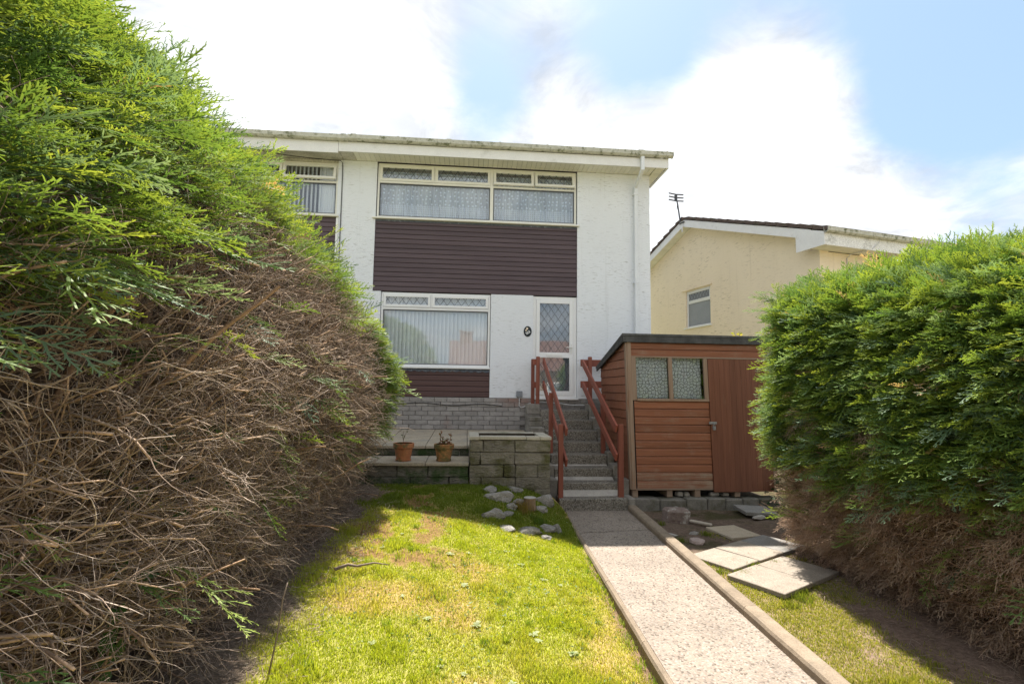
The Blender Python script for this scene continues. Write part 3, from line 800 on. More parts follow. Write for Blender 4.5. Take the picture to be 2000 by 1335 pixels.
house = thing('house', 'white rendered two storey house with dark cladding and leaded glass front door', 'house', (.6, 10.2, .95))
mb = MB()
mb.box(-2.6, -1.93, FY, FY + .25, 1.585, 6.36)                         # left pier
mb.box(2.232, 3.8, FY, FY + .25, 1.585, 6.36)                          # right pier
mb.box(.447, 1.318, FY, FY + .25, 1.585, 3.682)                        # panel between window and door
mb.box(-1.93, -1.765, FY, FY + .25, 1.585, 3.682)
mb.box(3.55, 3.8, FY + .25, 17, -.25, 6.36); mb.box(-2.6, -2.45, FY + .25, 17, -.25, 6.36); mb.box(-2.6, 3.8, 17, 17.25, -.25, 6.36)
mb.prism([(FY + .251, 6.361), (17.249, 6.361), (17.0, 6.83), (13.72, 7.95), (FY + .251, 6.82)], 'x', 3.55, 3.8)
mb.build('wall', M['white_wall'], house)
MB().box(-2.6, 3.8, FY + .03, FY + .26, -.25, 1.583).build('plinth', M['mortar'], house)
rm = MB(); rm.box(-2.45, 3.55, 13.4, 13.5, 1.4, 6.36); rm.box(-2.45, 3.55, FY + .27, 13.4, 3.60, 3.74); rm.box(-2.45, 3.55, FY + .27, 13.4, 1.38, 1.5); rm.box(-2.45, 3.55, FY + .3, 17, 6.37, 6.42)
rm.build('interior', M['room'], house)

# bricks of the plinth
brick_me = []
for v in range(4):
    vs_, fs = cbox((.1185, .045, .0415), .004, .0020); brick_me.append(MB().add(vs_, fs).mesh('brick', M['brick']))
half_me = MB().add(*cbox((.055, .045, .0415), .004, .0020)).mesh('brick', M['brick'])
for c in range(7):
    z = 1.535 - c * .0895
    x = -2.60 + (.0 if c % 2 == 0 else .122)
    if c % 2: inst('brick', half_me, house, (-2.543, FY + .035, z))
    while x + .24 < 3.8:
        xm = x + .122
        if not (1.17 < xm and c > 2) and xm < 2.95:
            inst('brick', brick_me[random.randrange(4)], house, (xm, FY + .035 + random.uniform(-.003, .003), z))
        x += .245

# cladding boards
def board_mesh(L, h, mat):
    prof = [(0, 0), (-.016, .004), (-.019, .012), (-.017, h - .020), (-.010, h - .005), (0, h - .003)]
    return MB().prism(prof, 'x', -L / 2, L / 2).mesh('cladding_board', mat)
bh = (5.165 - 3.690) / 15
bm_ = [board_mesh(4.154, bh, M['cladding']) for _ in range(1)][0]
for k in range(15):
    inst('cladding_board', bm_, house, (.1515, FY + .034, 3.690 + k * bh))
MB().box(-1.928, 2.23, FY + .036, FY + .2, 3.689, 5.18).build('cladding_back', M['dark'], house)
bl = board_mesh(2.20, .1075, M['cladding_low'])
for k in range(5):
    inst('cladding_board', bl, house, (-.66, FY + .034, 1.588 + k * .1075))
MB().box(-1.763, .445, FY + .036, FY + .2, 1.586, 2.16).build('cladding_back', M['dark'], house)
# scalloped lead flashing under the ground-floor window
V = []; n = 120
xs_ = np.linspace(-1.755, .438, n)
mb = MB(); pts = []
for i, x in enumerate(xs_):
    pts.append((x, 2.105 - .022 * abs(math.sin(x * 21)) - .004 * math.sin(x * 7)))
V = [(x, FY + .008 + .004 * math.sin(x * 42), 2.150) for x in xs_] + [(x, FY + .004 + .006 * math.sin(x * 42 + 1), z) for x, z in pts] + [(x, FY + .03, 2.150) for x in xs_]
F = [(i, i + 1, n + i + 1, n + i) for i in range(n - 1)] + [(i, i + 1, 2 * n + i + 1, 2 * n + i) for i in range(n - 1)]
MB().add(V, F).build('lead_flashing', M['lead_flash'], house)
MB().box(-1.925, 2.228, FY + .012, FY + .04, 5.128, 5.162).build('lead_flashing', M['lead_flash'], house)

# upper window
WY = FY + .035
win = frame_bars(MB(), -1.912, 2.212, 5.205, 6.352, WY, .07, .038)
fbox(win, .392, .458, 5.243, 6.314, WY - .002, WY + .07); fbox(win, -1.874, .392, 5.942, 5.985, WY, WY + .07); fbox(win, .458, 2.174, 5.942, 5.985, WY, WY + .07)
fbox(win, -.772, -.748, 5.985, 6.314, WY, WY + .06); fbox(win, 1.304, 1.328, 5.985, 6.314, WY, WY + .06)
win = win.build('window', M['old_upvc'], house)
MB().box(-1.99, 2.275, FY - .055, FY + .05, 5.166, 5.200, .006).build('sill', M['old_upvc'], win)
for a, b, an in ((-1.872, -.774, 0), (-.746, .390, 0), (.460, 1.302, R(-11)), (1.330, 2.172, R(-14))):
    top_light(win, a, b, 5.988, 6.316, WY - .014, -an, 'old_upvc', True, .03)
for a, b in ((-1.874, .392), (.458, 2.174)):
    frame_bars(MB(), a + .001, b - .001, 5.244, 5.941, WY + .012, .045, .018).build('glazing_bead', M['lead'], win)
    pane_mb(a + .016, b - .016, 5.26, 5.925, WY + .03).build('pane', M['glass'], win)
wavy(-1.87, .39, 5.215, 6.22, FY + .125, .018, 34, 3).build('curtain', M['net'], win)
wavy(.46, 2.17, 5.215, 6.22, FY + .125, .018, 27, 4).build('curtain', M['net'], win)

# ground-floor window
gw = frame_bars(MB(), -1.755, .437, 2.185, 3.672, WY, .07, .042)
fbox(gw, -1.713, .395, 3.325, 3.375, WY, WY + .07); fbox(gw, -.772, -.744, 3.375, 3.63, WY, WY + .06)
gw = gw.build('window', M['upvc'], house)
MB().box(-1.79, .446, FY - .045, FY + .05, 2.150, 2.184, .006).build('sill', M['upvc'], gw)
for a, b in ((-1.711, -.774), (-.742, .393)):
    top_light(gw, a, b, 3.378, 3.632, WY - .014, 0, 'upvc', True, .04)
frame_bars(MB(), -1.712, .394, 2.228, 3.324, WY + .012, .045, .016).build('glazing_bead', M['lead'], gw)
pane_mb(-1.70, .38, 2.24, 3.31, WY + .03).build('pane', M['glass'], gw)
sl = MB(); nseg = 4
V = []; 
for z in (2.235, 3.62):
    for i in range(nseg + 1):
        u = -0.045 + .09 * i / nseg; V.append((u, .006 * (1 - (u / .045) ** 2), z))
F = [(i, i + 1, nseg + 2 + i, nseg + 1 + i) for i in range(nseg)]
slat_me = MB().add(V, F).mesh('blind_slat', M['blind'])
x = -1.69
while x < .40:
    inst('blind_slat', slat_me, gw, (x, FY + .122, 0), (0, 0, R(-24) + random.uniform(-.07, .07))); x += .0785

# front door
dy = FY + .045
df = frame_bars(MB(), 1.322, 2.228, 1.585, 3.675, dy, .07, .062).build('door_frame', M['upvc'], house)
MB().box(1.30, 2.25, FY - .06, FY + .06, 1.560, 1.584, .004).build('threshold', M['fascia'], df)
dmb = MB(); X0, X1, Z0, Z1 = 1.386, 2.164, 1.650, 3.611; yd = dy - .012
fbox(dmb, X0, X0 + .075, Z0, Z1, yd, yd + .06); fbox(dmb, X1 - .085, X1, Z0, Z1, yd, yd + .06)
fbox(dmb, X0 + .075, X1 - .085, Z1 - .078, Z1, yd, yd + .06); fbox(dmb, X0 + .075, X1 - .085, Z0, Z0 + .085, yd, yd + .06); fbox(dmb, X0 + .075, X1 - .085, 2.412, 2.520, yd, yd + .06)
door = dmb.build('door', M['upvc'], house)
for z0, z1, oz in ((2.520, Z1 - .078, .08), (Z0 + .085, 2.412, .02)):
    pane_mb(X0 + .075, X1 - .085, z0, z1, yd + .025).build('pane', M['door_glass'], door)
    lattice_mb(X0 + .075, X1 - .085, z0, z1, yd + .019, .145, .205, .0075, .05, oz).build('lattice', M['lead'], door)
MB().box(1.60, 1.93, yd - .012, yd, 2.440, 2.495, .005).build('letterbox', M['chrome'], door)
MB().box(2.105, 2.140, yd - .010, yd, 2.50, 2.70, .005).box(2.00, 2.135, yd - .050, yd - .032, 2.618, 2.636, .005).box(2.113, 2.131, yd - .036, yd - .009, 2.619, 2.635, .002).build('handle', M['chrome'], door)
wavy(1.45, 2.09, 1.70, 3.56, dy + .11, .02, 9, 8).build('curtain', M['blind'], door)

# eaves
MB().box(-2.60, 4.02, 9.745, 9.770, 6.335, 6.535, .003).build('fascia', M['fascia'], house)
MB().box(-2.60, 4.02, 9.771, 10.199, 6.378, 6.40).build('soffit_back', M['dark'], house)
sm = MB().add(*cbox((.0475, .212, .006), .003)).mesh('soffit_board', M['soffit'])
x = -2.29
while x < 3.78:
    inst('soffit_board', sm, house, (x, 9.983, 6.368)); x += .099
MB().box(-2.60, -2.342, 9.772, 10.198, 6.362, 6.374).build('soffit_panel', M['soffit_old'], house)
sm2 = MB().add(*cbox((.10, .0475, .006), .003)).mesh('soffit_board', M['soffit'])
for k in range(10):
    inst('soffit_board', sm2, house, (3.912, 9.825 + k * .0985, 6.368))
eb = MB(); eb.prism([(9.745, 6.335), (10.80, 6.335), (10.80, 6.98), (10.60, 6.92), (9.745, 6.56)], 'x', 4.021, 4.045); eb.build('box_end', M['fascia'], house)
MB().box(3.80, 4.02, 10.78, 10.80, 6.36, 6.7).build('box_end', M['fascia'], house)
tp = math.tan(R(19))
vb = MB(); vb.prism([(10.80, 6.62), (13.62, 6.62 + 2.85 * tp + .04), (13.62, 6.80 + 2.85 * tp + .04), (10.80, 6.80 + .06)], 'x', 4.021, 4.045); vb.build('bargeboard', M['fascia'], house)
rf = MB()
for k in range(12):                                    # courses of tiles
    a = 9.70 + k * .33; b = a + .36; z0 = 6.585 + (a - 9.70) * tp + .018; z1 = 6.585 + (b - 9.70) * tp
    rf.prism([(a, z0), (b, z1), (b, z1 + .02), (a, z0 + .026)], 'x', -2.6, 4.075)
for k in range(12):
    a = 17.75 - k * .33; b = a - .36; z0 = 6.585 + (17.75 - a) * tp + .018; z1 = 6.585 + (17.75 - b) * tp
    rf.prism([(a, z0), (b, z1), (b, z1 + .02), (a, z0 + .026)], 'x', -2.6, 4.075)
roof = rf.build('roof', M['tile'], house)
gp = [(9.744, 6.640), (9.744, 6.545), (9.72, 6.532), (9.675, 6.538), (9.645, 6.565), (9.640, 6.640), (9.648, 6.640), (9.654, 6.572), (9.680, 6.548), (9.72, 6.542), (9.736, 6.552), (9.736, 6.640)]
gut = MB().prism(gp, 'x', -2.42, 4.105).build('gutter', M['gutter'], house)
gp2 = [(9.7455, 6.646), (9.7455, 6.54), (9.72, 6.524), (9.672, 6.530), (9.638, 6.560), (9.632, 6.648), (9.644, 6.648), (9.649, 6.570), (9.678, 6.545), (9.72, 6.539), (9.7375, 6.55), (9.7375, 6.646)]
for x, wd in ((-2.30, .10), (-1.45, .03), (-.46, .09), (.55, .03), (1.5, .03), (2.45, .03), (3.44, .13), (3.98, .03)):
    MB().prism(gp2, 'x', x - wd / 2, x + wd / 2).build('gutter_bracket', M['gutter'], gut)
MB().prism([(9.7455, 6.646), (9.7455, 6.54), (9.72, 6.526), (9.672, 6.532), (9.638, 6.562), (9.633, 6.646)], 'x', 4.1055, 4.115).build('gutter_end', M['gutter'], gut)
dp = MB(); PX = 3.475
dp.box(PX - .035, PX + .035, 9.665, 9.735, 6.24, 6.53, .006)
dp.beam((PX, 9.70, 6.27), (PX - .005, 10.125, 6.045), .062, .062, (1, 0, 0), .006)
dp.box(PX - .04, PX + .03, 10.095, 10.165, 5.93, 6.06, .006)
dp.box(PX - .04, PX + .03, 10.098, 10.162, 1.30, 5.94, .006)
dpo = dp.build('downpipe', M['pipe'], house)
for z in (5.90, 4.0, 2.2):
    MB().box(PX - .058, PX + .048, 10.092, 10.20, z - .014, z + .014, .003).build('pipe_clip', M['pipe'], dpo)

# adjoining house on the left
adj = thing('adjoining_house', 'white adjoining house with open top window half hidden by the hedge', 'house', (-5.5, 10.2, .95))
mb = MB(); mb.box(-2.70, -2.606, FY, FY + .25, -.2, 6.36); mb.box(-9.6, -4.62, FY, FY + .25, -.2, 6.36); mb.box(-4.62, -2.70, FY, FY + .25, -.2, 3.6)
mb.box(-9.6, -9.35, FY + .25, 17, -.2, 6.36); mb.box(-9.6, -2.606, 17, 17.25, -.2, 6.36)
mb.build('wall', M['white_wall'], adj)
rm = MB(); rm.box(-9.35, -2.61, 13.4, 13.5, 1.4, 6.36); rm.box(-9.35, -2.61, FY + .27, 13.4, 3.60, 3.74); rm.box(-9.35, -2.61, FY + .3, 17, 6.37, 6.42)
rm.build('interior', M['room'], adj)
bm2 = board_mesh(1.918, bh, M['cladding'])
for k in range(15):
    inst('cladding_board', bm2, adj, (-3.66, FY + .034, 3.680 + k * bh))
MB().box(-4.619, -2.702, FY + .036, FY + .2, 3.6, 5.18).build('cladding_back', M['dark'], adj)
MB().box(-2.702, -2.655, FY - .012, FY, 3.0, 5.150, .004).build('trim_strip', M['upvc'], adj)
aw = frame_bars(MB(), -4.618, -2.702, 5.205, 6.300, WY, .07, .038)
fbox(aw, -4.58, -2.74, 5.88, 5.925, WY, WY + .07); fbox(aw, -3.815, -3.787, 5.925, 6.262, WY, WY + .06)
aw = aw.build('window', M['old_upvc'], adj)
MB().box(-4.65, -2.655, FY - .05, FY + .05, 5.166, 5.200, .006).build('sill', M['old_upvc'], aw)
MB().box(-4.618, -2.70, FY + .02, FY + .25, 6.302, 6.36).build('head_trim', M['soffit_old'], aw)
top_light(aw, -4.578, -3.817, 5.928, 6.264, WY - .014, 0, 'old_upvc', True, .03)
top_light(aw, -3.785, -2.742, 5.928, 6.264, WY - .014, R(15), 'old_upvc', False)
frame_bars(MB(), -4.579, -2.741, 5.244, 5.879, WY + .012, .045, .018).build('glazing_bead', M['lead'], aw)
pane_mb(-4.565, -2.755, 5.26, 5.865, WY + .03).build('pane', M['glass'], aw)
V2 = [(a, b, z) for z in (5.23, 6.24) for a, b in [(-.045, 0), (-.02, .005), (.02, .005), (.045, 0)]]
sl2 = MB().add(V2, [(0, 1, 5, 4), (1, 2, 6, 5), (2, 3, 7, 6)]).mesh('blind_slat', M['blind'])
x = -4.56
while x < -3.06:
    inst('blind_slat', sl2, aw, (x, FY + .125, 0), (0, 0, R(-50))); x += .082
wavy(-3.10, -2.75, 5.23, 6.24, FY + .13, .012, 9, 6).build('curtain', M['blind'], aw)
MB().box(-9.7, -2.606, 9.745, 9.770, 6.300, 6.530, .003).build('fascia', M['fascia'], adj)
MB().box(-9.7, -2.606, 9.772, 10.198, 6.355, 6.375).build('soffit', M['soffit_old'], adj)
rf = MB()
for k in range(12):
    a = 9.70 + k * .33; b = a + .36; z0 = 6.58 + (a - 9.70) * tp + .018; z1 = 6.58 + (b - 9.70) * tp
    rf.prism([(a, z0), (b, z1), (b, z1 + .02), (a, z0 + .026)], 'x', -9.8, -2.606)
    a = 17.75 - k * .33; b = a - .36
    rf.prism([(a, z0), (b, z1), (b, z1 + .02), (a, z0 + .026)], 'x', -9.8, -2.606)
rf.build('roof', M['tile'], adj)
ag = MB().prism([(p[0], p[1] - .012) for p in gp], 'x', -9.7, -2.425).build('gutter', M['gutter'], adj)
for x in (-2.49, -3.4, -4.35, -5.3, -6.25):
    MB().prism([(p[0], p[1] - .012) for p in gp2], 'x', x - (.05 if x > -2.5 else .015), x + (.05 if x > -2.5 else .015)).build('gutter_bracket', M['gutter'], ag)

# overhead telephone cable under the neighbour's soffit
a = Vector((-5.6, 9.62, 6.62)); b = Vector((-4.2, 9.80, 6.36)); c = Vector((-2.66, 10.16, 6.33)); pth = []
for i in range(15):
    s_ = i / 14; pth.append(a.lerp(b, s_).lerp(b.lerp(c, s_), s_) - Vector((0, 0, .10 * math.sin(math.pi * s_))))
pth += [Vector((-2.625, 10.185, 6.30)), Vector((-2.615, 10.185, 6.0)), Vector((-2.612, 10.186, 5.0)), Vector((-2.612, 10.188, 3.6))]
tag(MB().tube(pth, .007, 6).build('telephone_cable', M['cable']), 'thin dark cable drooping below the adjoining house soffit', 'cable')
# cables and box on the plinth
pth = [(-2.4 + i * .1725, FY - .016, 1.47 + .02 * math.sin(i * .9) - .0022 * i) for i in range(19)]
tag(MB().tube(pth, .008, 6).build('wall_cable', M['cable']), 'thin black cable clipped along the grey brick plinth', 'cable')
tag(MB().box(.985, 1.110, FY - .05, FY - .001, 1.605, 1.725, .008).box(1.036, 1.06, FY - .053, FY - .049, 1.61, 1.72, .001).build('junction_box', M['grey_box']), 'small grey junction box on the white wall left of the steps', 'junction box')
pth = [(1.05, FY - .03, 1.605), (1.05, FY - .03, 1.50), (1.045, FY - .03, 1.44), (1.08, FY - .035, 1.395), (1.14, FY - .035, 1.41), (1.22, FY - .04, 1.47), (1.32, FY - .04, 1.50), (1.6, FY - .04, 1.505), (1.85, FY - .04, 1.49), (2.1, FY - .04, 1.455), (2.4, FY - .04, 1.46)]
tag(MB().tube(pth, .009, 6).build('white_cable', M['cable_white']), 'white cable looping from the junction box to behind the steps', 'cable')

# oval house sign: number and two flowers
sg = thing('house_sign', 'oval black house number sign with flowers beside the front door', 'sign', (1.206, FY, 2.937))
mb = MB(); n = 40
ring = [(.082 * math.cos(2 * math.pi * k / n), .108 * math.sin(2 * math.pi * k / n)) for k in range(n)]
V = [(x * 1.0, -.001, z * 1.0) for x, z in ring] + [(x, -.010, z) for x, z in ring] + [(x * .93, -.014, z * .93) for x, z in ring]
F = [(k, (k + 1) % n, n + (k + 1) % n, n + k) for k in range(n)] + [(n + k, n + (k + 1) % n, 2 * n + (k + 1) % n, 2 * n + k) for k in range(n)] + [tuple(2 * n + k for k in range(n)), tuple(range(n))[::-1]]
mb.add([(1.206 + x, FY + y, 2.937 + z) for x, y, z in V], F).build('plate', M['plaque'], sg)
cu = bpy.data.curves.new('house_number', 'FONT'); cu.body = '262'; cu.size = .066; cu.align_x = 'CENTER'; cu.extrude = .0015; cu.materials.append(M['paint_white']); cu.offset = .0018
tmp = bpy.data.objects.new('house_number_text', cu); COL.objects.link(tmp); bpy.context.view_layer.update()
nm = bpy.data.meshes.new_from_object(tmp.evaluated_get(bpy.context.evaluated_depsgraph_get())); bpy.data.objects.remove(tmp)
link(bpy.data.objects.new('house_number', nm), sg, (1.222, FY - .0160, 2.895), (R(90), R(-33), 0))
for fx, fz, r_ in ((-.012, .058, .019), (-.033, .022, .018)):
    mb = MB()
    for k in range(6):
        a = k * math.pi / 3
        mb.lathe((0, 0, 0), [(0.0001, 0), (r_ * .5, .001), (r_ * .55, 0)], 8)
        mb.v[-24:] = [(p[0] + math.cos(a) * r_ * .62, -p[2] - .015, p[1] + math.sin(a) * r_ * .62) for p in mb.v[-24:]]
    mb.mapped(lambda x, y, z: (x + 1.206 + fx, y + FY, z + 2.937 + fz)).build('flower', M['paint_flower'], sg)
mb = MB(); mb.beam((1.206 - .028, FY - .0155, 2.937 - .045), (1.206 - .018, FY - .0155, 2.937 + .04), .002, .005, (0, 0, 1)); mb.build('flower_stalk', gen('sign_green', (.10, .16, .06), (.14, .2, .08), 20), sg)

# ------------------------------------------------------------------ cream neighbour house (turned about 12 degrees)
NO = Vector((7.46, 10.0, 0.0)); E1 = Vector((.976, .217, 0)); E2 = Vector((-.217, .976, 0))
nh = thing('cream_house', 'cream rendered house with gable end and white eaves behind the hedge', 'house', (9, 13, 0))
def nmap(x, y, z):
    p = NO + E1 * x + E2 * y; return (p.x, p.y, z)
def nb(mb, name, mat, smooth=False, parent=None):
    return mb.mapped(nmap).build(name, mat, parent or nh, (0, 0, 0), smooth)
TR = (6.80 - 5.08) / (4.25 + .40)                      # roof slope
AP = 4.25; DEP = 8.6
def rz(y): return 5.08 + TR * (y + .40) if y < AP else 5.08 + TR * (AP + .40) - TR * (y - AP)
wy0, wy1, wz0, wz1 = 3.49, 4.57, 3.63, 4.72
mb = MB()
mb.box(0, .25, 0, wy0, -.3, 4.79); mb.box(0, .25, wy1, DEP, -.3, 4.79); mb.box(0, .25, wy0, wy1, -.3, wz0); mb.box(0, .25, wy0, wy1, wz1, 4.79)
mb.prism([(0, 4.791), (DEP, 4.791), (DEP, rz(DEP) - .03), (AP, rz(AP) - .03), (0, rz(0) - .03)], 'x', 0, .25)
mb.box(.251, 1.62, 0, .25, -.3, 4.80); mb.box(3.4, 9, 0, .25, -.3, 4.80); mb.box(1.62, 3.4, 0, .25, -.3, 3.6); mb.box(8.75, 9, .251, DEP, -.3, 4.8); mb.box(.251, 8.75, DEP - .25, DEP, -.3, 4.8)
nb(mb, 'wall', M['cream_wall'])
mb = MB(); mb.box(.26, 8.7, 2.6, 2.7, -.2, 4.8); mb.box(.9, 1.0, 2.71, 8.3, -.2, 4.8); mb.box(.26, 8.74, .26, 8.3, 4.81, 4.86); nb(mb, 'interior', M['room'])
# side window: frame, top light with lattice, frosted pane, lintel, sill (drawn in a frame that looks along -x)
def side(mb): return mb.mapped(lambda x, y, z: (y, -x, z))     # window builders use x=width, y=depth
sw = MB(); frame_bars(sw, -wy1, -wy0, wz0, wz1, .045, .07, .045); fbox(sw, -wy1 + .045, -wy0 - .045, 4.345, 4.395, .045, .115)
sw = nb(side(sw), 'window', M['upvc'])
nb(side(frame_bars(MB(), -wy1 + .046, -wy0 - .046, 4.396, wz1 - .046, .035, .05, .035)), 'sash', M['upvc'], parent=sw)
nb(side(pane_mb(-wy1 + .08, -wy0 - .08, 4.43, wz1 - .08, .058)), 'pane', M['frosted'], parent=sw)
nb(side(lattice_mb(-wy1 + .08, -wy0 - .08, 4.43, wz1 - .08, .053, .13, .18, .012)), 'lattice', M['lead'], parent=sw)
nb(side(pane_mb(-wy1 + .046, -wy0 - .046, wz0 + .046, 4.344, .07)), 'pane', M['frosted'], parent=sw)
nb(side(MB().box(-wy1 - .05, -wy0 + .05, -.05, .06, wz0 - .035, wz0 - .002, .006)), 'sill', M['upvc'], parent=sw)
nb(side(MB().box(-wy1 - .16, -wy0 + .09, -.045, -.003, wz1 + .02, wz1 + .05, .004)), 'lintel', M['cream_wall'], parent=sw)
# front window (only its corner shows over the hedge)
fw_ = MB(); frame_bars(fw_, 1.63, 3.39, 3.61, 4.79, .05, .07, .05); fbox(fw_, 1.68, 3.34, 4.40, 4.45, .05, .12)
fw_ = nb(fw_, 'window', M['upvc'])
nb(pane_mb(1.68, 3.34, 4.45, 4.74, .08), 'pane', M['glass'], parent=fw_); nb(pane_mb(1.68, 3.34, 3.66, 4.40, .08), 'pane', M['glass'], parent=fw_)
# roof: courses of interlocking tiles, both slopes, with a rolled edge
rf = MB(); L_ = math.hypot(AP + .45, TR * (AP + .45)); nC = 15; dyc = (AP + .47) / nC
for k in range(nC):
    a = -.47 + k * dyc; b = a + dyc * 1.06
    for x0 in np.arange(-.33, 9.3, .30):
        rf.prism([(a, rz(a) + .045 + random.uniform(-.004, .004)), (b, rz(b) + .02), (b, rz(b) + .075), (a, rz(a) + .125)], 'x', x0 + .004, x0 + .297)
for k in range(nC):
    a = 2 * AP + .47 - k * dyc; b = a - dyc * 1.06
    rf.prism([(a, rz(a) + .045), (b, rz(b) + .02), (b, rz(b) + .075), (a, rz(a) + .125)], 'x', -.33, 9.3)
rf.prism([(AP - .13, rz(AP) + .02), (AP, rz(AP) + .10), (AP + .13, rz(AP) + .02), (AP, rz(AP) - .02)], 'x', -.34, 9.3)
roof2 = nb(rf, 'roof', M['tile'])
mb = MB(); t_ = .0
mb.prism([(-.05, rz(-.05) - .20), (AP, rz(AP) - .20), (AP, rz(AP) + .01), (-.05, rz(-.05) + .01)], 'x', -.30, -.275); nb(mb, 'bargeboard', M['fascia'])
mb = MB(); mb.prism([(AP + .002, rz(AP) - .20), (2 * AP + .4, rz(2 * AP + .4) - .20), (2 * AP + .4, rz(2 * AP + .4) + .01), (AP + .002, rz(AP) + .01)], 'x', -.30, -.275); nb(mb, 'bargeboard', M['fascia'])
for sgn in (0, 1):                                     # verge soffit boards
    k = .12
    y = AP + .02
    while y < 2 * AP + .2:
        ya, yb_ = (y, y + .105)
        if sgn == 0: ya, yb_ = 2 * AP - yb_, 2 * AP - ya
        if ya > .32:
            nb(MB().prism([(ya, rz(ya) - .185), (yb_ - .006, rz(yb_ - .006) - .185), (yb_ - .006, rz(yb_ - .006) - .17), (ya, rz(ya) - .17)], 'x', -.274, -.003), 'soffit_board', M['soffit'])
        y += .105
mb = MB(); mb.prism([(-.40, 4.80), (.30, 4.80), (.30, 5.33), (-.40, 5.08)], 'x', -.318, -.301); nb(mb, 'box_end', M['fascia'])
mb = MB(); mb.box(-.30, 9.2, -.40, -.375, 4.80, 5.10, .003); nb(mb, 'fascia', gen('stained_fascia', (.76, .75, .73), (.83, .82, .80), 3, (.30, .30, .27), 3.2, (.58, .76), rough=.6, bump=.05, var=.02))
mb = MB(); mb.box(-.299, 9.2, -.374, -.003, 4.835, 4.86); nb(mb, 'soffit_back', M['dark'])
for k in range(5):
    y = -.335 + k * .075
    nb(MB().box(-.295, 4.5, y - .034, y + .034, 4.812, 4.830, .003), 'soffit_board', M['soffit'])
gpn = [(p[0] - 9.744 - .402, p[1] - 6.640 + 5.155) for p in gp]
g2 = nb(MB().prism(gpn, 'x', -.33, 9.3), 'gutter', M['gutter'])
for x in (-.31, .95, 1.25, 2.2, 3.2):
    nb(MB().prism([(p[0] - 9.744 - .402, p[1] - 6.640 + 5.155) for p in gp2], 'x', x - .02, x + .02), 'gutter_bracket', M['gutter'], parent=g2)
pth = [(1.2, -.44, 5.08), (1.15, -.43, 4.95), (1.0, -.40, 4.83), (.85, -.3, 4.79), (.78, -.1, 4.78), (.76, -.012, 4.70), (.76, -.012, 4.2)]
nb(MB().tube(pth, .010, 6), 'cable', M['cable_white'])
# television aerial on the ridge
ae = MB(); ae.tube([(-.36, AP + .03, 6.75), (-.37, AP + .12, 7.3), (-.375, AP + .2, 7.62)], [.022, .02, .018], 8)
for dz in (-.10, 0, .10):
    ae.tube([(-.375 - .24, AP + .2, 7.55 + dz + .012), (-.375, AP + .2, 7.55 + dz)], .019, 6); ae.tube([(-.375, AP + .2, 7.55 + dz), (-.375 + .26, AP + .2, 7.55 + dz + .022)], .019, 6)
ae.box(-.41, -.34, AP + .17, AP + .23, 7.46, 7.63, .005); ae.tube([(-.37, AP + .14, 7.36), (-.40, AP + .12, 7.15)], .009, 5)
ae = nb(ae, 'aerial', M['dark_metal'])
mb = MB(); mb.box(-.335, -.30, AP - .10, AP + .12, 6.70, 6.735, .004); nb(mb, 'aerial_bracket', M['dark_metal'])
mb = MB(); mb.box(-.325, -.303, AP - .02, AP + .03, 6.44, 6.695, .004); nb(mb, 'finial', M['fascia'])

# house across the road behind the viewer (seen mirrored in the glass)
oh = thing('opposite_house', 'brick house with red tiled roof mirrored in the front door glass', 'house', (3, -14, -1))
mb = MB(); mb.box(-1.0, 9.5, -19.0, -12.4, -1.5, 2.9); mb.prism([(-19.0, 2.901), (-12.4, 2.901), (-15.7, 5.0)], 'x', -1.0, 9.5)
mb.build('wall', gen('pale_brick', (.36, .28, .22), (.46, .36, .29), 6), oh)
rf = MB()
for k in range(14):
    a = -12.0 - k * .265; b = a - .28; f = lambda y: 2.85 + (-12.0 - y) * .63
    for x0 in np.arange(-1.3, 9.7, .32):
        rf.prism([(a, f(a) + .02 + random.uniform(-.01, .01)), (b, f(b)), (b, f(b) + .03), (a, f(a) + .07)], 'x', x0, x0 + .305)
rf.prism([(-15.7, 5.15), (-19.4, 2.8), (-19.4, 2.86), (-15.7, 5.22)], 'x', -1.3, 9.8)
rf.build('roof', M['tile_red'], oh)
MB().box(-.6, .3, -15.9, -15.3, 4.7, 5.75, .02).box(-.65, .35, -15.95, -15.25, 5.75, 5.85, .01).build('chimney', gen('chimney_brick', (.24, .14, .10), (.32, .20, .15), 8), oh)
for x in (.6, 5.2):
    f_ = frame_bars(MB(), x, x + 2.4, .4, 2.2, -12.39, .06, .08).build('window', M['upvc'], oh)
    MB().box(x + .08, x + 2.32, -12.36, -12.35, .48, 2.12).build('pane', M['frosted'], f_)

# ------------------------------------------------------------------ shed
SY = 7.80
shed = thing('garden_shed', 'red-brown wooden garden shed with lace curtained window and padlocked door', 'shed', (3.7, 8.5, .13))
def sh(x, y, z): return (x + .031 * (2.527 - z), y, z)          # the old shed leans a little to the left at the top
def sb(mb, name, mat, parent=None): return mb.mapped(sh).build(name, mat, parent or shed)
XL, XR, YB = 2.50, 4.86, 9.36
def roofz(y): return 2.565 - (y - SY) * (2.565 - 2.19) / (YB - SY)
def shiplap(mb, x0, x1, z0, h, y):
    return mb.prism([(y, z0), (y - .018, z0 + .002), (y - .020, z0 + h - .026), (y - .006, z0 + h - .008), (y, z0 + h - .004)], 'x', x0, x1)
nb_, z00 = 11, .262; hb = (1.612 - z00) / nb_
for k in range(nb_):
    sb(shiplap(MB(), 2.585, 3.800, z00 + k * hb, hb, SY), 'board', M['shed_low'] if k < 2 else M['shed'])
for k, (z0, h) in enumerate(((2.312, .112), (2.424, .112))):
    sb(shiplap(MB(), 2.545, 4.84, z0, h, SY), 'board', M['shed'])
nL = 17; hL = (2.535 - .25) / nL
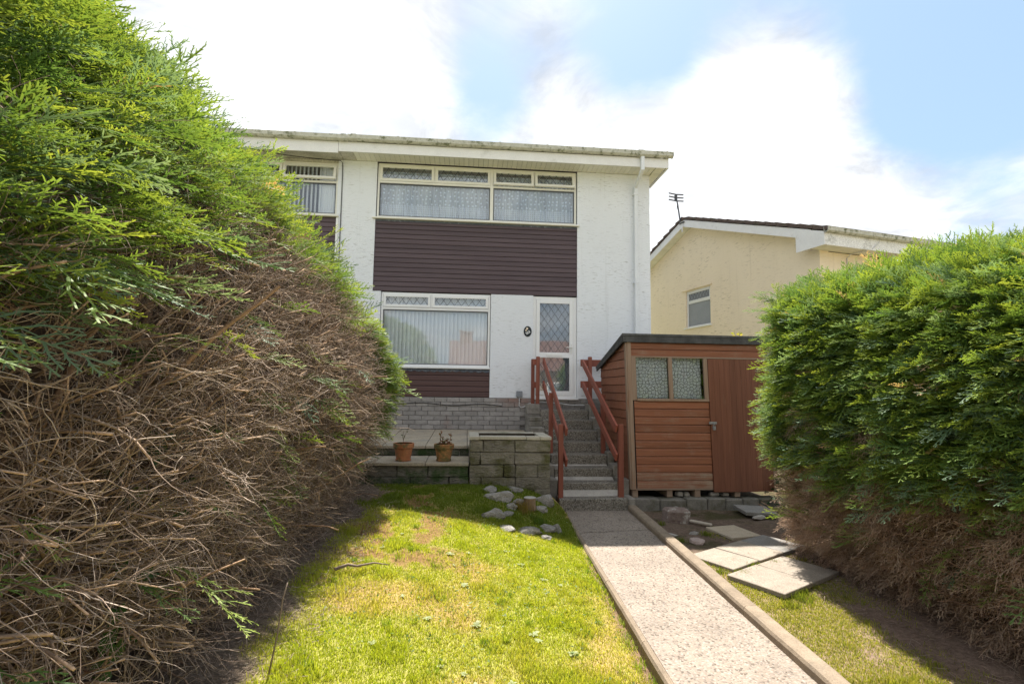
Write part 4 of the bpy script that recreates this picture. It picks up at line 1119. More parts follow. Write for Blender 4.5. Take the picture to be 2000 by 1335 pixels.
for k in range(nL):                                             # left wall, boards cut to the slope of the roof
    z0 = .25 + k * hL; z1 = z0 + hL - .006
    ye0 = min(YB, SY + (2.545 - z0) * (YB - SY) / .375); ye1 = min(YB, SY + (2.545 - z1) * (YB - SY) / .375)
    if ye1 < SY + .05: ye1 = SY + .05
    if ye0 < SY + .1: continue
    mb = MB(); V = [(XL, SY + .02, z0), (XL, ye0, z0), (XL, ye1, z1), (XL, SY + .02, z1), (XL - .018, SY + .02, z0 + .002), (XL - .018, ye0, z0 + .002), (XL - .006, ye1, z1 - .002), (XL - .006, SY + .02, z1 - .002)]
    mb.add(V, [(0, 1, 2, 3), (4, 5, 6, 7), (0, 1, 5, 4), (1, 2, 6, 5), (2, 3, 7, 6), (3, 0, 4, 7)]); sb(mb, 'board', M['shed'])
mb = MB(); mb.prism([(SY + .03, .25), (YB, .25), (YB, 2.17), (SY + .03, 2.53)], 'x', XL + .002, XL + .03); mb.prism([(SY + .03, .25), (YB, .25), (YB, 2.17), (SY + .03, 2.53)], 'x', XR - .03, XR); mb.box(XL, XR, YB - .03, YB + .02, .25, 2.17)
mb.box(XL + .04, 3.80, SY + .002, SY + .03, .25, 1.6); mb.box(XL + .04, XR - .04, SY + .002, SY + .03, 2.31, 2.53); mb.box(XL, XR, SY + .05, YB, .24, .27)
sb(mb, 'lining', M['dark'])
sb(MB().box(2.495, 2.560, SY - .036, SY + .02, .245, 2.535, .004), 'corner_post', M['shed_trim'])
sb(MB().box(2.470, 2.494, SY - .030, SY + .05, .245, 2.520, .003), 'corner_post', M['shed_trim'])
sb(MB().box(2.5605, 2.632, SY - .030, SY, 1.615, 2.312, .004), 'window_stile', M['shed_trim'])
sb(MB().box(2.535, 4.84, SY - .028, SY - .001, 2.288, 2.312, .003), 'head_rail', M['shed_trim_x'])
sb(MB().box(2.56, 3.80, SY - .026, SY - .001, .236, .262, .003), 'bottom_rail', M['shed_trim_x'])
swin = MB(); swin.box(2.632, 3.800, SY - .045, SY, 1.605, 1.645, .005); swin.box(3.158, 3.222, SY - .034, SY, 1.645, 2.288, .004); swin.box(3.738, 3.800, SY - .034, SY, 1.645, 2.288, .004)
swin = sb(swin, 'window', M['shed_trim'])
sb(pane_mb(2.634, 3.157, 1.646, 2.287, SY - .008), 'pane', M['glass'], swin); sb(pane_mb(3.223, 3.737, 1.646, 2.287, SY - .008), 'pane', M['glass'], swin)
sb(wavy(2.655, 3.16, 1.65, 2.29, SY + .045, .006, 4, 12), 'curtain', M['lace'], swin); sb(wavy(3.235, 3.715, 1.65, 2.29, SY + .045, .006, 3, 13), 'curtain', M['lace'], swin)
dx0, dx1, nd = 3.806, 4.795, 11
sdoor = sb(MB().box(dx0 + .004, dx1 - .004, SY - .004, SY + .02, .222, 2.280), 'door', M['shed_door'])
for k in range(nd):
    a = dx0 + (dx1 - dx0) * k / nd; b = dx0 + (dx1 - dx0) * (k + 1) / nd
    sb(MB().box(a + .0006, b - .0006, SY - .034, SY - .005, .210 + random.uniform(-.004, .004), 2.284, .0014), 'plank', M['shed_door'], sdoor)
sb(MB().box(4.798, 4.862, SY - .036, SY + .02, .245, 2.535, .004), 'corner_post', M['shed_trim'])
hp = MB(); hp.box(3.775, 3.90, SY - .050, SY - .035, 1.255, 1.292, .003); hp.tube([(3.838, SY - .05, 1.262), (3.838, SY - .075, 1.268), (3.838, SY - .085, 1.25)], .006, 6); sb(hp, 'hasp', M['grey_metal'], sdoor)
pk = MB(); pk.box(3.815, 3.862, SY - .092, SY - .062, 1.165, 1.225, .006); pk.tube([(3.824, SY - .077, 1.22), (3.824, SY - .077, 1.25), (3.838, SY - .077, 1.264), (3.852, SY - .077, 1.25), (3.852, SY - .077, 1.22)], .005, 6)
pko = sb(pk, 'padlock', M['grey_metal'], sdoor)
mb = MB()
mb.prism([(SY - .075, roofz(SY - .075) + .045), (YB + .08, roofz(YB + .08) + .0), (YB + .08, roofz(YB + .08) + .035), (SY - .075, roofz(SY - .075) + .078)], 'x', XL - .085, XR + .10); sb(mb, 'roof', M['felt'])
mb = MB(); mb.box(XL - .075, XR + .09, SY - .065, SY - .045, roofz(SY) - .04, roofz(SY) + .062, .004); sb(mb, 'roof_edge', M['felt'])
mb = MB(); mb.prism([(SY - .04, roofz(SY - .04) - .045), (YB + .06, roofz(YB + .06) - .055), (YB + .06, roofz(YB + .06) + .002), (SY - .04, roofz(SY - .04) + .045)], 'x', XL - .080, XL - .058); sb(mb, 'roof_edge', M['felt'])
for x in (2.62, 3.17, 3.62, 4.27):
    MB().box(x - .045, x + .045, SY - .01, YB, .125, .236, .005).build('bearer', M['shed_trim_x'], shed)
pl = thing('shed_plinth', 'row of weathered concrete blocks on the ground under the shed front', 'plinth', (3.7, 7.8, 0))
cut = (2.56, 2.98, 3.40, 3.74, 4.02, 4.30, 4.58, 4.90)
for a, b in zip(cut[:-1], cut[1:]):
    stone_block('concrete_block', pl, a + .003, b - .003, 7.69 + random.uniform(-.01, .01), 7.95, -.15, .125 - .02 * random.random(), M['dark_concrete'], .014, .008)
MB().box(2.56, 4.95, 7.96, 9.3, -.2, .05).build('hardcore', M['earth'], pl)
for x, z, s_ in ((3.36, .16, .05), (3.47, .155, .045), (3.92, .15, .07), (4.1, .145, .05)):
    MB().box(x - s_, x + s_, 7.83, 7.93, .125, z + .035, .014, .008).build('rubble', M['concrete'], pl)

# ------------------------------------------------------------------ flowerpots and their withered plants
def pot(label, x, y, z, s_, mat):
    p = thing('flowerpot', label, 'flowerpot', (x, y, z), 'terracotta pots on the low wall')
    r0, r1, h = .092 * s_, .128 * s_, .235 * s_
    MB().lathe((x, y, z), [(.0005, 0), (r0, 0), (r0 + .002, .012), (r1 - .006, h - .062), (r1 - .006, h - .062), (r1 - .018, h - .062), (r0 - .012, .02), (.0005, .02)], 32).build('pot_body', mat, p, smooth=False)
    MB().lathe((x, y, z), [(r1 - .016, h - .064), (r1 + .006, h - .064), (r1 + .010, h - .058), (r1 + .014, h - .006), (r1 + .010, h), (r1 - .008, h), (r1 - .012, h - .004)], 32).build('pot_rim', mat, p)
    MB().lathe((x, y, z), [(.0005, h - .03), (r1 * .5, h - .026), (r1 - .010, h - .032)], 20).build('soil', M['earth'], p)
    MB().lathe((x, y, z - .0), [(r0 + .0022, .004), (r0 + .012, .006), (r0 + .0135, .024), (r0 + .004, .028)], 32).build('pot_foot', mat, p)
    return h
h1 = pot('left terracotta flowerpot with a single bare grey stem', -.865, 7.28, .752, 1.03, M['terracotta'])
h2 = pot('right terracotta flowerpot, more lichened, holding shrivelled brown stalks', -.305, 7.26, .752, 1.0, M['terracotta_old'])


def small_plant(name, label, stems, leafcol, n_leaf, lsize, cat='plant', stemcol=(.16, .11, .08), rad=.004, seed=1, group=None):
    r_ = np.random.default_rng(seed); V = []; Q = []; T_ = []; C = []
    th = thing(name, label, cat, stems[0][0], group)
    mb = MB()
    for st_ in stems: mb.tube(st_, [rad * (1 - .6 * i / (len(st_) - 1)) for i in range(len(st_))], 6)
    me = mb.mesh('stem', M['bark']); a = me.attributes.new('Col', 'FLOAT_COLOR', 'POINT'); a.data.foreach_set('color', np.tile(np.array(stemcol + (1,), np.float32), (len(me.vertices), 1)).ravel())
    link(bpy.data.objects.new('stem', me), th)
    for st_ in stems:
        for k in range(n_leaf):
            i = r_.integers(1, len(st_)); p = Vector(st_[i - 1]).lerp(Vector(st_[i]), r_.random()); d = Vector(r_.normal(0, 1, 3)); d.z = abs(d.z) * .5 + .1; d.normalize()
            sdv = d.cross(Vector(r_.normal(0, 1, 3))).normalized(); L = lsize * (.6 + .8 * r_.random()); b = len(V)
            V += [tuple(p), tuple(p + d * L * .5 + sdv * L * .28), tuple(p + d * L), tuple(p + d * L * .5 - sdv * L * .28)]; Q.append((b, b + 1, b + 2, b + 3))
            c = np.array(leafcol[r_.integers(0, len(leafcol))]) * (.75 + .5 * r_.random()); C += [c] * 4
    if V:
        link(bpy.data.objects.new('leaves', np_mesh('leaves', V, None, np.array(Q), M['grass'], np.array(C))), th)
    return th


zt = .752 + h1 - .03
small_plant('withered_plant', 'thin bare stem with two grey leaves in the left pot', [[(-.875, 7.28, zt), (-.87, 7.28, zt + .08), (-.845, 7.28, zt + .15), (-.80, 7.28, zt + .27)], [(-.87, 7.28, zt + .06), (-.885, 7.28, zt + .12), (-.87, 7.28, zt + .21)]], [(.25, .28, .26), (.3, .32, .30)], 4, .035, seed=3)
zt = .752 + h2 - .03
small_plant('withered_plant', 'shrivelled brown and green stalks in the right pot', [[(-.355, 7.26, zt), (-.36, 7.26, zt + .1), (-.35, 7.26, zt + .22)], [(-.335, 7.27, zt), (-.325, 7.26, zt + .13)], [(-.235, 7.26, zt), (-.22, 7.25, zt + .09), (-.21, 7.26, zt + .18)], [(-.25, 7.24, zt), (-.265, 7.24, zt + .11)], [(-.3, 7.24, zt), (-.29, 7.24, zt + .07)]],
            [(.24, .10, .05), (.20, .11, .06), (.11, .14, .05), (.26, .13, .07)], 26, .032, stemcol=(.20, .10, .06), rad=.006, seed=5)
sx, sy = 5.53, 10.0
small_plant('sapling', 'yellow-green leafy shoot rising behind the shed roof', [[(sx, sy, .0), (sx + .02, sy, 1.5), (sx, sy, 2.6), (sx - .02, sy, 3.02)], [(sx, sy, 2.4), (sx + .08, sy, 2.75), (sx + .12, sy, 2.88)], [(sx, sy, 2.3), (sx - .08, sy, 2.7), (sx - .1, sy, 2.82)]] + [[(sx + .01 * k, sy, 2.5 + .06 * k), (sx + (.09 if k % 2 else -.09), sy, 2.62 + .07 * k)] for k in range(6)],
            [(.42, .40, .05), (.36, .38, .06), (.5, .42, .08)], 14, .075, 'sapling', (.3, .28, .08), .008, 8)

# ------------------------------------------------------------------ rocks, slabs
def rock_mesh(dx, dy, dz, seed, mat, sub=3, rough=.22):
    import bmesh
    from mathutils import noise
    bm = bmesh.new(); bmesh.ops.create_icosphere(bm, subdivisions=sub, radius=1.0); off = Vector((seed * 3.7, seed * 1.3, seed * 2.1))
    r_ = random.Random(seed); planes = [(Vector((r_.gauss(0, 1), r_.gauss(0, 1), r_.gauss(0, .8))).normalized(), r_.uniform(.55, .85)) for _ in range(11)]
    for v in bm.verts:
        p = v.co.copy()
        for n_, d_ in planes:
            k = p.dot(n_)
            if k > d_: p -= n_ * (k - d_) * .85
        p *= 1 + rough * noise.noise(p * 1.6 + off) + rough * .4 * noise.noise(p * 4 + off)
        v.co = Vector((p.x * dx, p.y * dy, p.z * dz))
    me = bpy.data.meshes.new('rock'); bm.to_mesh(me); bm.free(); me.materials.append(mat)
    me.polygons.foreach_set('use_smooth', [True] * len(me.polygons)); me.set_sharp_from_angle(angle=R(20))
    return me


ROCKS = [(.335, 6.86, .085, .06, .055, .2, 'small rounded stone at the left end of the heap'),
         (.46, 6.68, .155, .09, .085, .1, 'large lumpy blue-grey stone in the heap, widest of the back row'),
         (.335, 6.22, .115, .085, .075, -.2, 'broad grey stone at the front left corner of the heap'),
         (.545, 6.36, .070, .055, .040, .4, 'small tan stone in the middle of the heap by a white chip'),
         (.485, 5.94, .085, .12, .035, .5, 'flat slanting stone at the front of the heap, left of the white one'),
         (.735, 5.99, .145, .085, .05, -.1, 'long pale white-grey stone at the front of the heap'),
         (.665, 6.97, .095, .06, .06, 0, 'rounded stone at the back of the heap against the planter'),
         (1.06, 6.92, .145, .08, .085, -.3, 'big dark boulder between the planter and the steps'),
         (.99, 6.66, .085, .06, .05, -.5, 'pointed grey stone below the dark boulder'),
         (1.00, 6.22, .12, .09, .05, -.5, 'half buried brown stone at the right of the heap'),
         (1.115, 6.22, .05, .06, .07, .2, 'small upright stone nearest the path edging'),
         (.93, 5.88, .065, .045, .03, .1, 'tiny whitish stone lying right of the pale long one'),
         (.715, 6.66, .09, .06, .06, .1, 'grey stone behind the clump of brown grass'),
         (.60, 6.52, .06, .07, .045, .6, 'knobbly stone beside the large blue-grey one')]
for i, (x, y, a, b, c, rz_, lab) in enumerate(ROCKS):
    z = float(lawn_z(x, y)); o = link(bpy.data.objects.new('rock', rock_mesh(a * 1.38, b * 1.38, c * 1.2, i + 2, M['rock'])), None, (x, y, z + c * .10), (0, 0, rz_))
    tag(o, lab, 'rock', 'rockery stones')
zs = float(lawn_z(.835, 6.62))
stm = thing('tree_stump', 'short sawn tree stump with flat grey top among the stones', 'stump', (.835, 6.62, zs))
MB().lathe((.835, 6.62, zs - .03), [(.0005, 0), (.085, 0), (.075, .08), (.078, .155), (.0005, .155)], 14).build('trunk', gen('stump_bark', (.20, .13, .08), (.30, .21, .13), 20, rough=.95, bump=1, stretch=(1, 1, .3)), stm)
MB().lathe((.835, 6.62, zs + .126), [(.0005, 0), (.078, 0), (.08, .006), (.0005, .012)], 14).build('cut_top', gen('stump_top', (.30, .28, .25), (.40, .38, .34), 30), stm)
for (x, y, a, b, c, rz_, lab, mat) in ((3.11, 7.50, .105, .075, .085, .1, 'smooth round boulder in front of the shed plinth', M['rock']), (2.80, 6.06, .12, .10, .055, .3, 'angular pinkish stone lying on the soil beside the kerb', gen('pink_stone', (.38, .29, .26), (.50, .40, .36), 9, rough=.95, bump=.8, bscale=30, bdist=.02)),
                                    (2.58, 6.38, .14, .05, .03, -.6, 'low slab of broken concrete beside the kerb', M['concrete']), (2.92, 6.42, .08, .05, .03, .2, 'small flat stone left of the dark soil', M['rock'])):
    o = link(bpy.data.objects.new('rock', rock_mesh(a, b, c, int(x * 50) % 17 + 1, mat)), None, (x, y, float(bed_z(x, y)) + c * .35), (0, 0, rz_)); tag(o, lab, 'rock', 'stones on the bare soil')
bk = thing('concrete_lump', 'squarish lump of old pinkish concrete standing on the soil', 'stone', (2.95, 7.05, 0))
mb = MB().box(2.80, 3.13, 6.98, 7.16, -.12, .115, .03, .02); mb.build('lump', gen('old_concrete', (.20, .145, .125), (.30, .24, .21), 12, (.50, .47, .43), 9, (.55, .65), rough=.95, bump=1, bscale=30, bdist=.02), bk)
tag(MB().beam((3.12, 6.98, -.02), (3.32, 6.74, -.02), .05, .035, (0, 0, 1), .01).build('wood_scrap', gen('pale_wood', (.42, .36, .29), (.52, .46, .38), 20)), 'pale splinter of wood on the soil beside the concrete lump', 'wood scrap')

UA = R(29.5)
def slab(label, cx, cy, w_, d_, mat, ang=0.0, dz=0.0, tl=(0, 0)):
    z = -.022 + dz
    me = MB().add(*cbox((w_ / 2, d_ / 2, .024), .005, .003)).mesh('paving_slab', mat)
    o = link(bpy.data.objects.new('paving_slab', me), None, (cx, cy, z - .024), (tl[0], tl[1], UA + ang)); tag(o, label, 'paving slab', 'loose paving slabs beside the path')
u = Vector((math.cos(UA), math.sin(UA))); v_ = Vector((math.sin(UA), -math.cos(UA)))
def at(o, a, b): q = Vector(o) + u * a + v_ * b; return q.x, q.y
ROW1 = (2.47, 5.56); ROW2 = (2.575, 4.96)
x, y = at(ROW1, .235, .265); slab('sunlit slab nearest the path kerb, back row', x, y, .47, .53, M['slab'], 0, .002)
x, y = at(ROW1, .735, .265); slab('slab crossed by the shadow edge, middle of back row', x, y, .50, .53, M['slab'], .01, .004)
x, y = at(ROW1, 1.235, .265); slab('darker grey slab at the right end of the back row', x, y, .485, .53, M['slab_grey'], -.01, .003, (0, .01))
x, y = at(ROW1, 1.30, -.29); slab('narrow yellowish slab in shade, farthest from the viewer of the joined slabs', x, y, .44, .52, gen('tan_slab', (.42, .35, .26), (.50, .42, .32), 9, rough=.92), -.33, .0)
x, y = at(ROW2, .265, .29); slab('front slab nearest the path, its corner over the grass', x, y, .522, .57, M['slab'], 0, .004)
x, y = at(ROW2, .80, .29); slab('front slab tucked under the right hedge', x, y, .52, .57, M['slab'], .006, .003)
slab('dark tilted slab by the shed plinth near the ivy', 4.32, 7.38, .50, .40, M['slab_grey'], -UA - .03, .06, (R(3), R(2)))
tag(link(bpy.data.objects.new('rock', rock_mesh(.14, .06, .03, 9, M['concrete'])), None, (4.22, 7.13, -.02), (0, 0, .1)), 'thin broken stone under the tilted dark slab', 'rock', 'stones on the bare soil')

# ------------------------------------------------------------------ conifer sprays
def make_spray(seed, nb=15, sub=5, limp=0.0, thin=1.0):
    """a flat feathery spray of length 1 along +x, lying near the xy plane; returns verts, tris, tip factor"""
    r_ = np.random.default_rng(seed); V = []; Tt = []; K = []
    droop = .10 + .12 * r_.random() + limp
    sway = r_.normal(0, .06)
    def axis(t): return np.array((t, sway * t * t, -droop * t * t + .03 * math.sin(5 * t)))
    def ribbon(pts, w0, w1, k0, k1):
        n = len(pts); b = len(V)
        for i, p in enumerate(pts):
            d = pts[min(i + 1, n - 1)] - pts[max(i - 1, 0)]; s_ = np.array((-d[1], d[0], .35 * r_.normal() * np.linalg.norm(d))); s_ /= np.linalg.norm(s_) + 1e-9
            wd = w0 + (w1 - w0) * i / (n - 1)
            V.append(p + s_ * wd); V.append(p - s_ * wd); kk = k0 + (k1 - k0) * i / (n - 1); K.extend((kk, kk))
        for i in range(n - 1):
            a = b + 2 * i; Tt.extend(((a, a + 1, a + 3), (a, a + 3, a + 2)))
    ribbon([axis(t) for t in np.linspace(0, 1, 5)], .009 * thin, .005 * thin, 0, 1)
    for i in range(nb):
        t = .06 + .90 * (i + .5 * r_.random()) / nb; sd_ = 1 if i % 2 else -1
        L = (.40 * (1 - t) ** .75 * (.35 + .65 * min(1, t / .28)) + .055) * (.75 + .5 * r_.random())
        an = R(33 + 16 * r_.random()); p0 = axis(t); zz = r_.normal(0, .16) - limp * .5
        d = np.array((math.cos(an), sd_ * math.sin(an), zz)); q = np.array((.55, -sd_ * .18, -.12 - limp))
        pts = [p0, p0 + d * L * .5, p0 + d * L + q * L * .35]
        ribbon(pts, .0085 * thin, .0055 * thin, .35 * t, .5 + .5 * t)
        for j in range(sub):
            s_ = .18 + .78 * (j + r_.random() * .6) / sub; s2 = 1 if j % 2 else -1
            pb = pts[0] * (1 - s_) + pts[2] * s_ + (pts[1] - (pts[0] + pts[2]) / 2) * (1 - abs(2 * s_ - 1))
            dd = pts[2] - pts[0]; dd = dd / (np.linalg.norm(dd) + 1e-9); sdv = np.array((-dd[1], dd[0], r_.normal(0, .3)))
            l2 = (.028 + .30 * L * (1 - s_ * .7)) * (.7 + .6 * r_.random()); e = dd * .78 + s2 * sdv * .62
            b = len(V); wv = sdv * .0075 * thin + np.array((0, 0, r_.normal(0, .003)))
            V.extend((pb - dd * .008 * thin, pb + dd * .008 * thin, pb + e * l2 * .6 + dd * .010 * thin, pb + e * l2)); K.extend((.4 + .3 * t, .4 + .3 * t, .7 + .3 * t, 1))
            Tt.extend(((b, b + 1, b + 2), (b, b + 2, b + 3)))
    return np.array(V), np.array(Tt), np.array(K)


SPRAYS = [make_spray(s_, 14, 5, .07, 1.2) for s_ in range(1, 7)]
SPRAYS_FAR = [make_spray(s_, 11, 4, .06, 1.6) for s_ in range(11, 16)]
DEADS = [make_spray(s_, 10, 3, .25, 1.0) for s_ in range(21, 26)]


def norm(a): return a / (np.linalg.norm(a, axis=-1, keepdims=True) + 1e-9)


def scatter_sprays(name, P, A, Nn, S, col, tip, protos, mat, parent, seed):
    """P origins, A axis directions, Nn approx normals, S lengths, col/tip per-spray colours"""
    r_ = np.random.default_rng(seed); A = norm(A); Y = norm(np.cross(Nn, A)); Z = np.cross(A, Y)
    pick = r_.integers(0, len(protos), len(P)); Vs = []; Ts = []; Cs = []; base = 0
    for k, (v, t, kk) in enumerate(protos):
        ix = np.where(pick == k)[0]
        if not len(ix): continue
        Rm = np.stack([A[ix], Y[ix], Z[ix]], 2) * S[ix][:, None, None]        # (n,3,3)
        X = np.einsum('nij,vj->nvi', Rm, v) + P[ix][:, None, :]
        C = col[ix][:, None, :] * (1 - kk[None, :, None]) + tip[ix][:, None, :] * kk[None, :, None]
        Vs.append(X.reshape(-1, 3)); Cs.append(C.reshape(-1, 3))
        Ts.append((t[None] + (np.arange(len(ix)) * len(v))[:, None, None] + base).reshape(-1, 3)); base += len(ix) * len(v)
    me = np_mesh(name, np.concatenate(Vs), np.concatenate(Ts), None, mat, np.concatenate(Cs))
    o = bpy.data.objects.new(name, me); link(o, parent); o['kind'] = 'stuff'; return o


def twigs(name, PA, rad, colA, parent, mat, sides=3, kind='stuff', tipcol=None):
    """PA (n, s, 3) paths; rad (n, s)"""
    n, s_, _ = PA.shape
    d = np.empty_like(PA); d[:, 1:-1] = PA[:, 2:] - PA[:, :-2]; d[:, 0] = PA[:, 1] - PA[:, 0]; d[:, -1] = PA[:, -1] - PA[:, -2]; d = norm(d)
    ref = np.tile(np.array((.21, .13, .97)), (n, 1)); ref[np.abs(d[:, 0] @ np.array((.21, .13, .97))) > .9] = (1, .1, 0)
    a = norm(np.cross(d, ref[:, None, :])); b = np.cross(d, a)
    ang = np.arange(sides) * 2 * math.pi / sides
    V = PA[:, :, None, :] + (a[:, :, None, :] * np.cos(ang)[None, None, :, None] + b[:, :, None, :] * np.sin(ang)[None, None, :, None]) * rad[:, :, None, None]
    idx = np.arange(n * s_ * sides).reshape(n, s_, sides); nx = np.roll(idx, -1, axis=2)
    q = np.stack([idx[:, :-1], nx[:, :-1], nx[:, 1:], idx[:, 1:]], -1).reshape(-1, 4)
    t = None
    if sides == 3: t = idx[:, -1, :].reshape(-1, 3)
    capq = idx[:, -1, :] if sides == 4 else None
    if capq is not None: q = np.concatenate([q, capq])
    C = np.repeat(colA[:, None, :], s_, 1)
    if tipcol is not None: C[:, -1] = tipcol
    C = np.repeat(C[:, :, None, :], sides, 2).reshape(-1, 3)
    me = np_mesh(name, V.reshape(-1, 3), t, q, mat, C, True)
    o = bpy.data.objects.new(name, me); link(o, parent)
    if kind: o['kind'] = kind
    return o


def grow(r_, P0, D0, L, seg, curl, up, wig=.12):
    """n curved paths: start points, directions, lengths"""
    n = len(P0); PA = np.zeros((n, seg + 1, 3)); PA[:, 0] = P0; d = norm(D0); bend = r_.normal(0, curl, (n, 3)); bend[:, 2] += up
    for i in range(seg):
        d = norm(d + bend / seg + r_.normal(0, wig, (n, 3))); PA[:, i + 1] = PA[:, i] + d * (L / seg)[:, None]
    return PA


def rgbmix(r_, n, stops, jit=.18):
    st_ = np.array(stops); i = r_.random(n) * (len(st_) - 1); a = i.astype(int); f = (i - a)[:, None]
    return (st_[a] * (1 - f) + st_[np.minimum(a + 1, len(st_) - 1)] * f) * (1 + jit * r_.normal(0, 1, (n, 1))).clip(.5, 1.6)


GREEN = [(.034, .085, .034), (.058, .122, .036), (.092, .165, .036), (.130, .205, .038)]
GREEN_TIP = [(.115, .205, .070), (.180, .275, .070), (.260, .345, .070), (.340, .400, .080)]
BLUISH = [(.066, .135, .085), (.115, .195, .125)]
DEADC = [(.36, .215, .135), (.48, .32, .21), (.54, .40, .29), (.44, .31, .235)]
WOODC = [(.16, .115, .085), (.25, .185, .14), (.35, .27, .21), (.42, .345, .285)]

# ------------------------------------------------------------------ left hedge
def zscale(y): return np.interp(y, [0, 2.8, 4.0, 5.5, 6.4, 6.9], [1.05, 1.02, .985, .93, .875, .80])
LP_Z = np.array([.25, .6, 1.0, 1.6, 2.2, 2.7, 3.1, 3.4, 3.6, 3.72, 3.75])
LP_X = np.array([-1.46, -1.36, -1.28, -1.21, -1.22, -1.40, -1.68, -1.98, -2.28, -2.62, -3.1])
seg_l = np.concatenate([[0], np.cumsum(np.hypot(np.diff(LP_X), np.diff(LP_Z)))])
def left_surf(y, s_):
    """point and outward normal of the hedge face at distance s_ up its profile"""
    z = np.interp(s_, seg_l, LP_Z); x = np.interp(s_, seg_l, LP_X)
    e = .03; dz = np.interp(s_ + e, seg_l, LP_Z) - np.interp(s_ - e, seg_l, LP_Z); dx = np.interp(s_ + e, seg_l, LP_X) - np.interp(s_ - e, seg_l, LP_X)
    nrm = norm(np.stack([dz, np.zeros_like(dz), -dx], -1))
    lump = (fnoise(y, z, 1.3, 81) - .5) * .34 + (fnoise(y, z, 3.2, 84) - .5) * .16
    x = x + lump * sstep(.5, 1.4, z) + .12 * sstep(4.2, 6.7, y) * sstep(.7, 1.6, z) * (1 - .6 * sstep(2.6, 3.2, z))
    z = .25 + (z - .25) * zscale(y) + (y - 3) * .015
    endc = sstep(6.45, 7.02, y)
    x = x - .55 * endc
    nrm[:, 1] += 1.2 * endc
    return np.stack([x, y, z], -1), norm(nrm)


def zb_left(y):
    b = np.interp(y, [0, 1.2, 1.8, 2.4, 2.9, 3.4, 4.2, 5.0, 5.8, 6.3, 6.62, 6.75, 7.1], [1.90, 2.05, 2.38, 2.74, 2.86, 2.86, 2.84, 2.78, 2.66, 2.05, 1.55, 1.40, 1.35])
    return b + (fnoise(y, y * 0, 2.2, 91) - .5) * .75


hedge_l = thing('conifer_hedge', 'tall conifer hedge left of the lawn, bare brown twigs below a green top', 'hedge', (-1.5, 4.2, .3), 'conifer hedges beside the garden')
r_ = np.random.default_rng(5)
N = 11500
y = .9 + 6.05 * r_.random(N) ** .92; s_ = seg_l[-1] * r_.random(N)
P, Nn = left_surf(y, s_)
zb = zb_left(y)
edge = P[:, 2] - zb + (fnoise(y, P[:, 2], 3.1, 95) - .5) * .8
keep = (edge > 0) | ((r_.random(N) < .018) & (P[:, 2] > .9))
# hollows where the hedge has been cut back to wood
keep &= ~((fnoise(y, P[:, 2], 1.9, 99) > .66) & (P[:, 2] < 3.0) & (r_.random(N) < .85))
y, P, Nn = y[keep], P[keep], Nn[keep]; n = len(y)
depth = r_.random(n) ** 1.6 * .42
P = P - Nn * depth[:, None]
A = Nn * 1.0 + np.stack([r_.normal(.15, .22, n), r_.normal(-.05, .50, n), r_.normal(-.16, .28, n)], -1)
up_ = np.stack([r_.normal(0, .55, n), r_.normal(0, .55, n), np.ones(n)], -1)
S = (.20 + .22 * r_.random(n)) * np.where(r_.random(n) < .12, 1.35, 1)
col = rgbmix(r_, n, GREEN, .12); tip = rgbmix(r_, n, GREEN_TIP, .10)
bl = r_.random(n) < .20; col[bl] = rgbmix(r_, bl.sum(), BLUISH); tip[bl] = rgbmix(r_, bl.sum(), [(.15, .24, .15), (.24, .33, .22)])
dd = r_.random(n) < .010; col[dd] = rgbmix(r_, dd.sum(), DEADC); tip[dd] = col[dd] * 1.1
ne_ = 1100; ye = 6.15 + .85 * r_.random(ne_); se = np.interp(1.35 + 1.55 * r_.random(ne_), LP_Z, seg_l); Pe, Ne = left_surf(ye, se); Pe = Pe - Ne * (r_.random(ne_) ** 1.5 * .2)[:, None] + np.array((.02, 0, 0))
P = np.concatenate([P, Pe]); y = np.r_[y, ye]; A = np.concatenate([A, Ne + np.stack([r_.normal(.1, .2, ne_), r_.normal(-.05, .4, ne_), r_.normal(.0, .3, ne_)], -1)]); up_ = np.concatenate([up_, np.stack([r_.normal(0, .5, ne_), r_.normal(0, .5, ne_), np.ones(ne_)], -1)])
S = np.r_[S, .14 + .14 * r_.random(ne_)]; col = np.concatenate([col, rgbmix(r_, ne_, GREEN, .12)]); tip = np.concatenate([tip, rgbmix(r_, ne_, GREEN_TIP, .1)])
near = y < 4.3
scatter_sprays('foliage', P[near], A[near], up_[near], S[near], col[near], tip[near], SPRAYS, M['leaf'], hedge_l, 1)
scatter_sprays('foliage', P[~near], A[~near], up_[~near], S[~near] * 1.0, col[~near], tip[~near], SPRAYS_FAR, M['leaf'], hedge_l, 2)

# core that stops the light: matted old wood inside the hedge
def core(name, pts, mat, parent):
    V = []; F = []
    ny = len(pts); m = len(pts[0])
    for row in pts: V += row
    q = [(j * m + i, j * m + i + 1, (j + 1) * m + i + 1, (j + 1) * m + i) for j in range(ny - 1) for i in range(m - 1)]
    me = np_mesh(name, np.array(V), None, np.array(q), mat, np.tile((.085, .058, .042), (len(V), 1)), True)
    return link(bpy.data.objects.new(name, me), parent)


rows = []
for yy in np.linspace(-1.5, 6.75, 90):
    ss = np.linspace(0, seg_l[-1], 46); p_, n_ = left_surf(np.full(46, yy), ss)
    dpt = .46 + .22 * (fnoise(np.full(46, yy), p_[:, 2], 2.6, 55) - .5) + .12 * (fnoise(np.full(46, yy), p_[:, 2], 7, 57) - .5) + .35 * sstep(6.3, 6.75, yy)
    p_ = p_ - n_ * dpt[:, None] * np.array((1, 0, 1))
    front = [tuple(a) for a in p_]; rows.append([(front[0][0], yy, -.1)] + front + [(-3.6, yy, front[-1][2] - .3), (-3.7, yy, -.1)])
core('old_wood', rows, M['bark'], hedge_l)

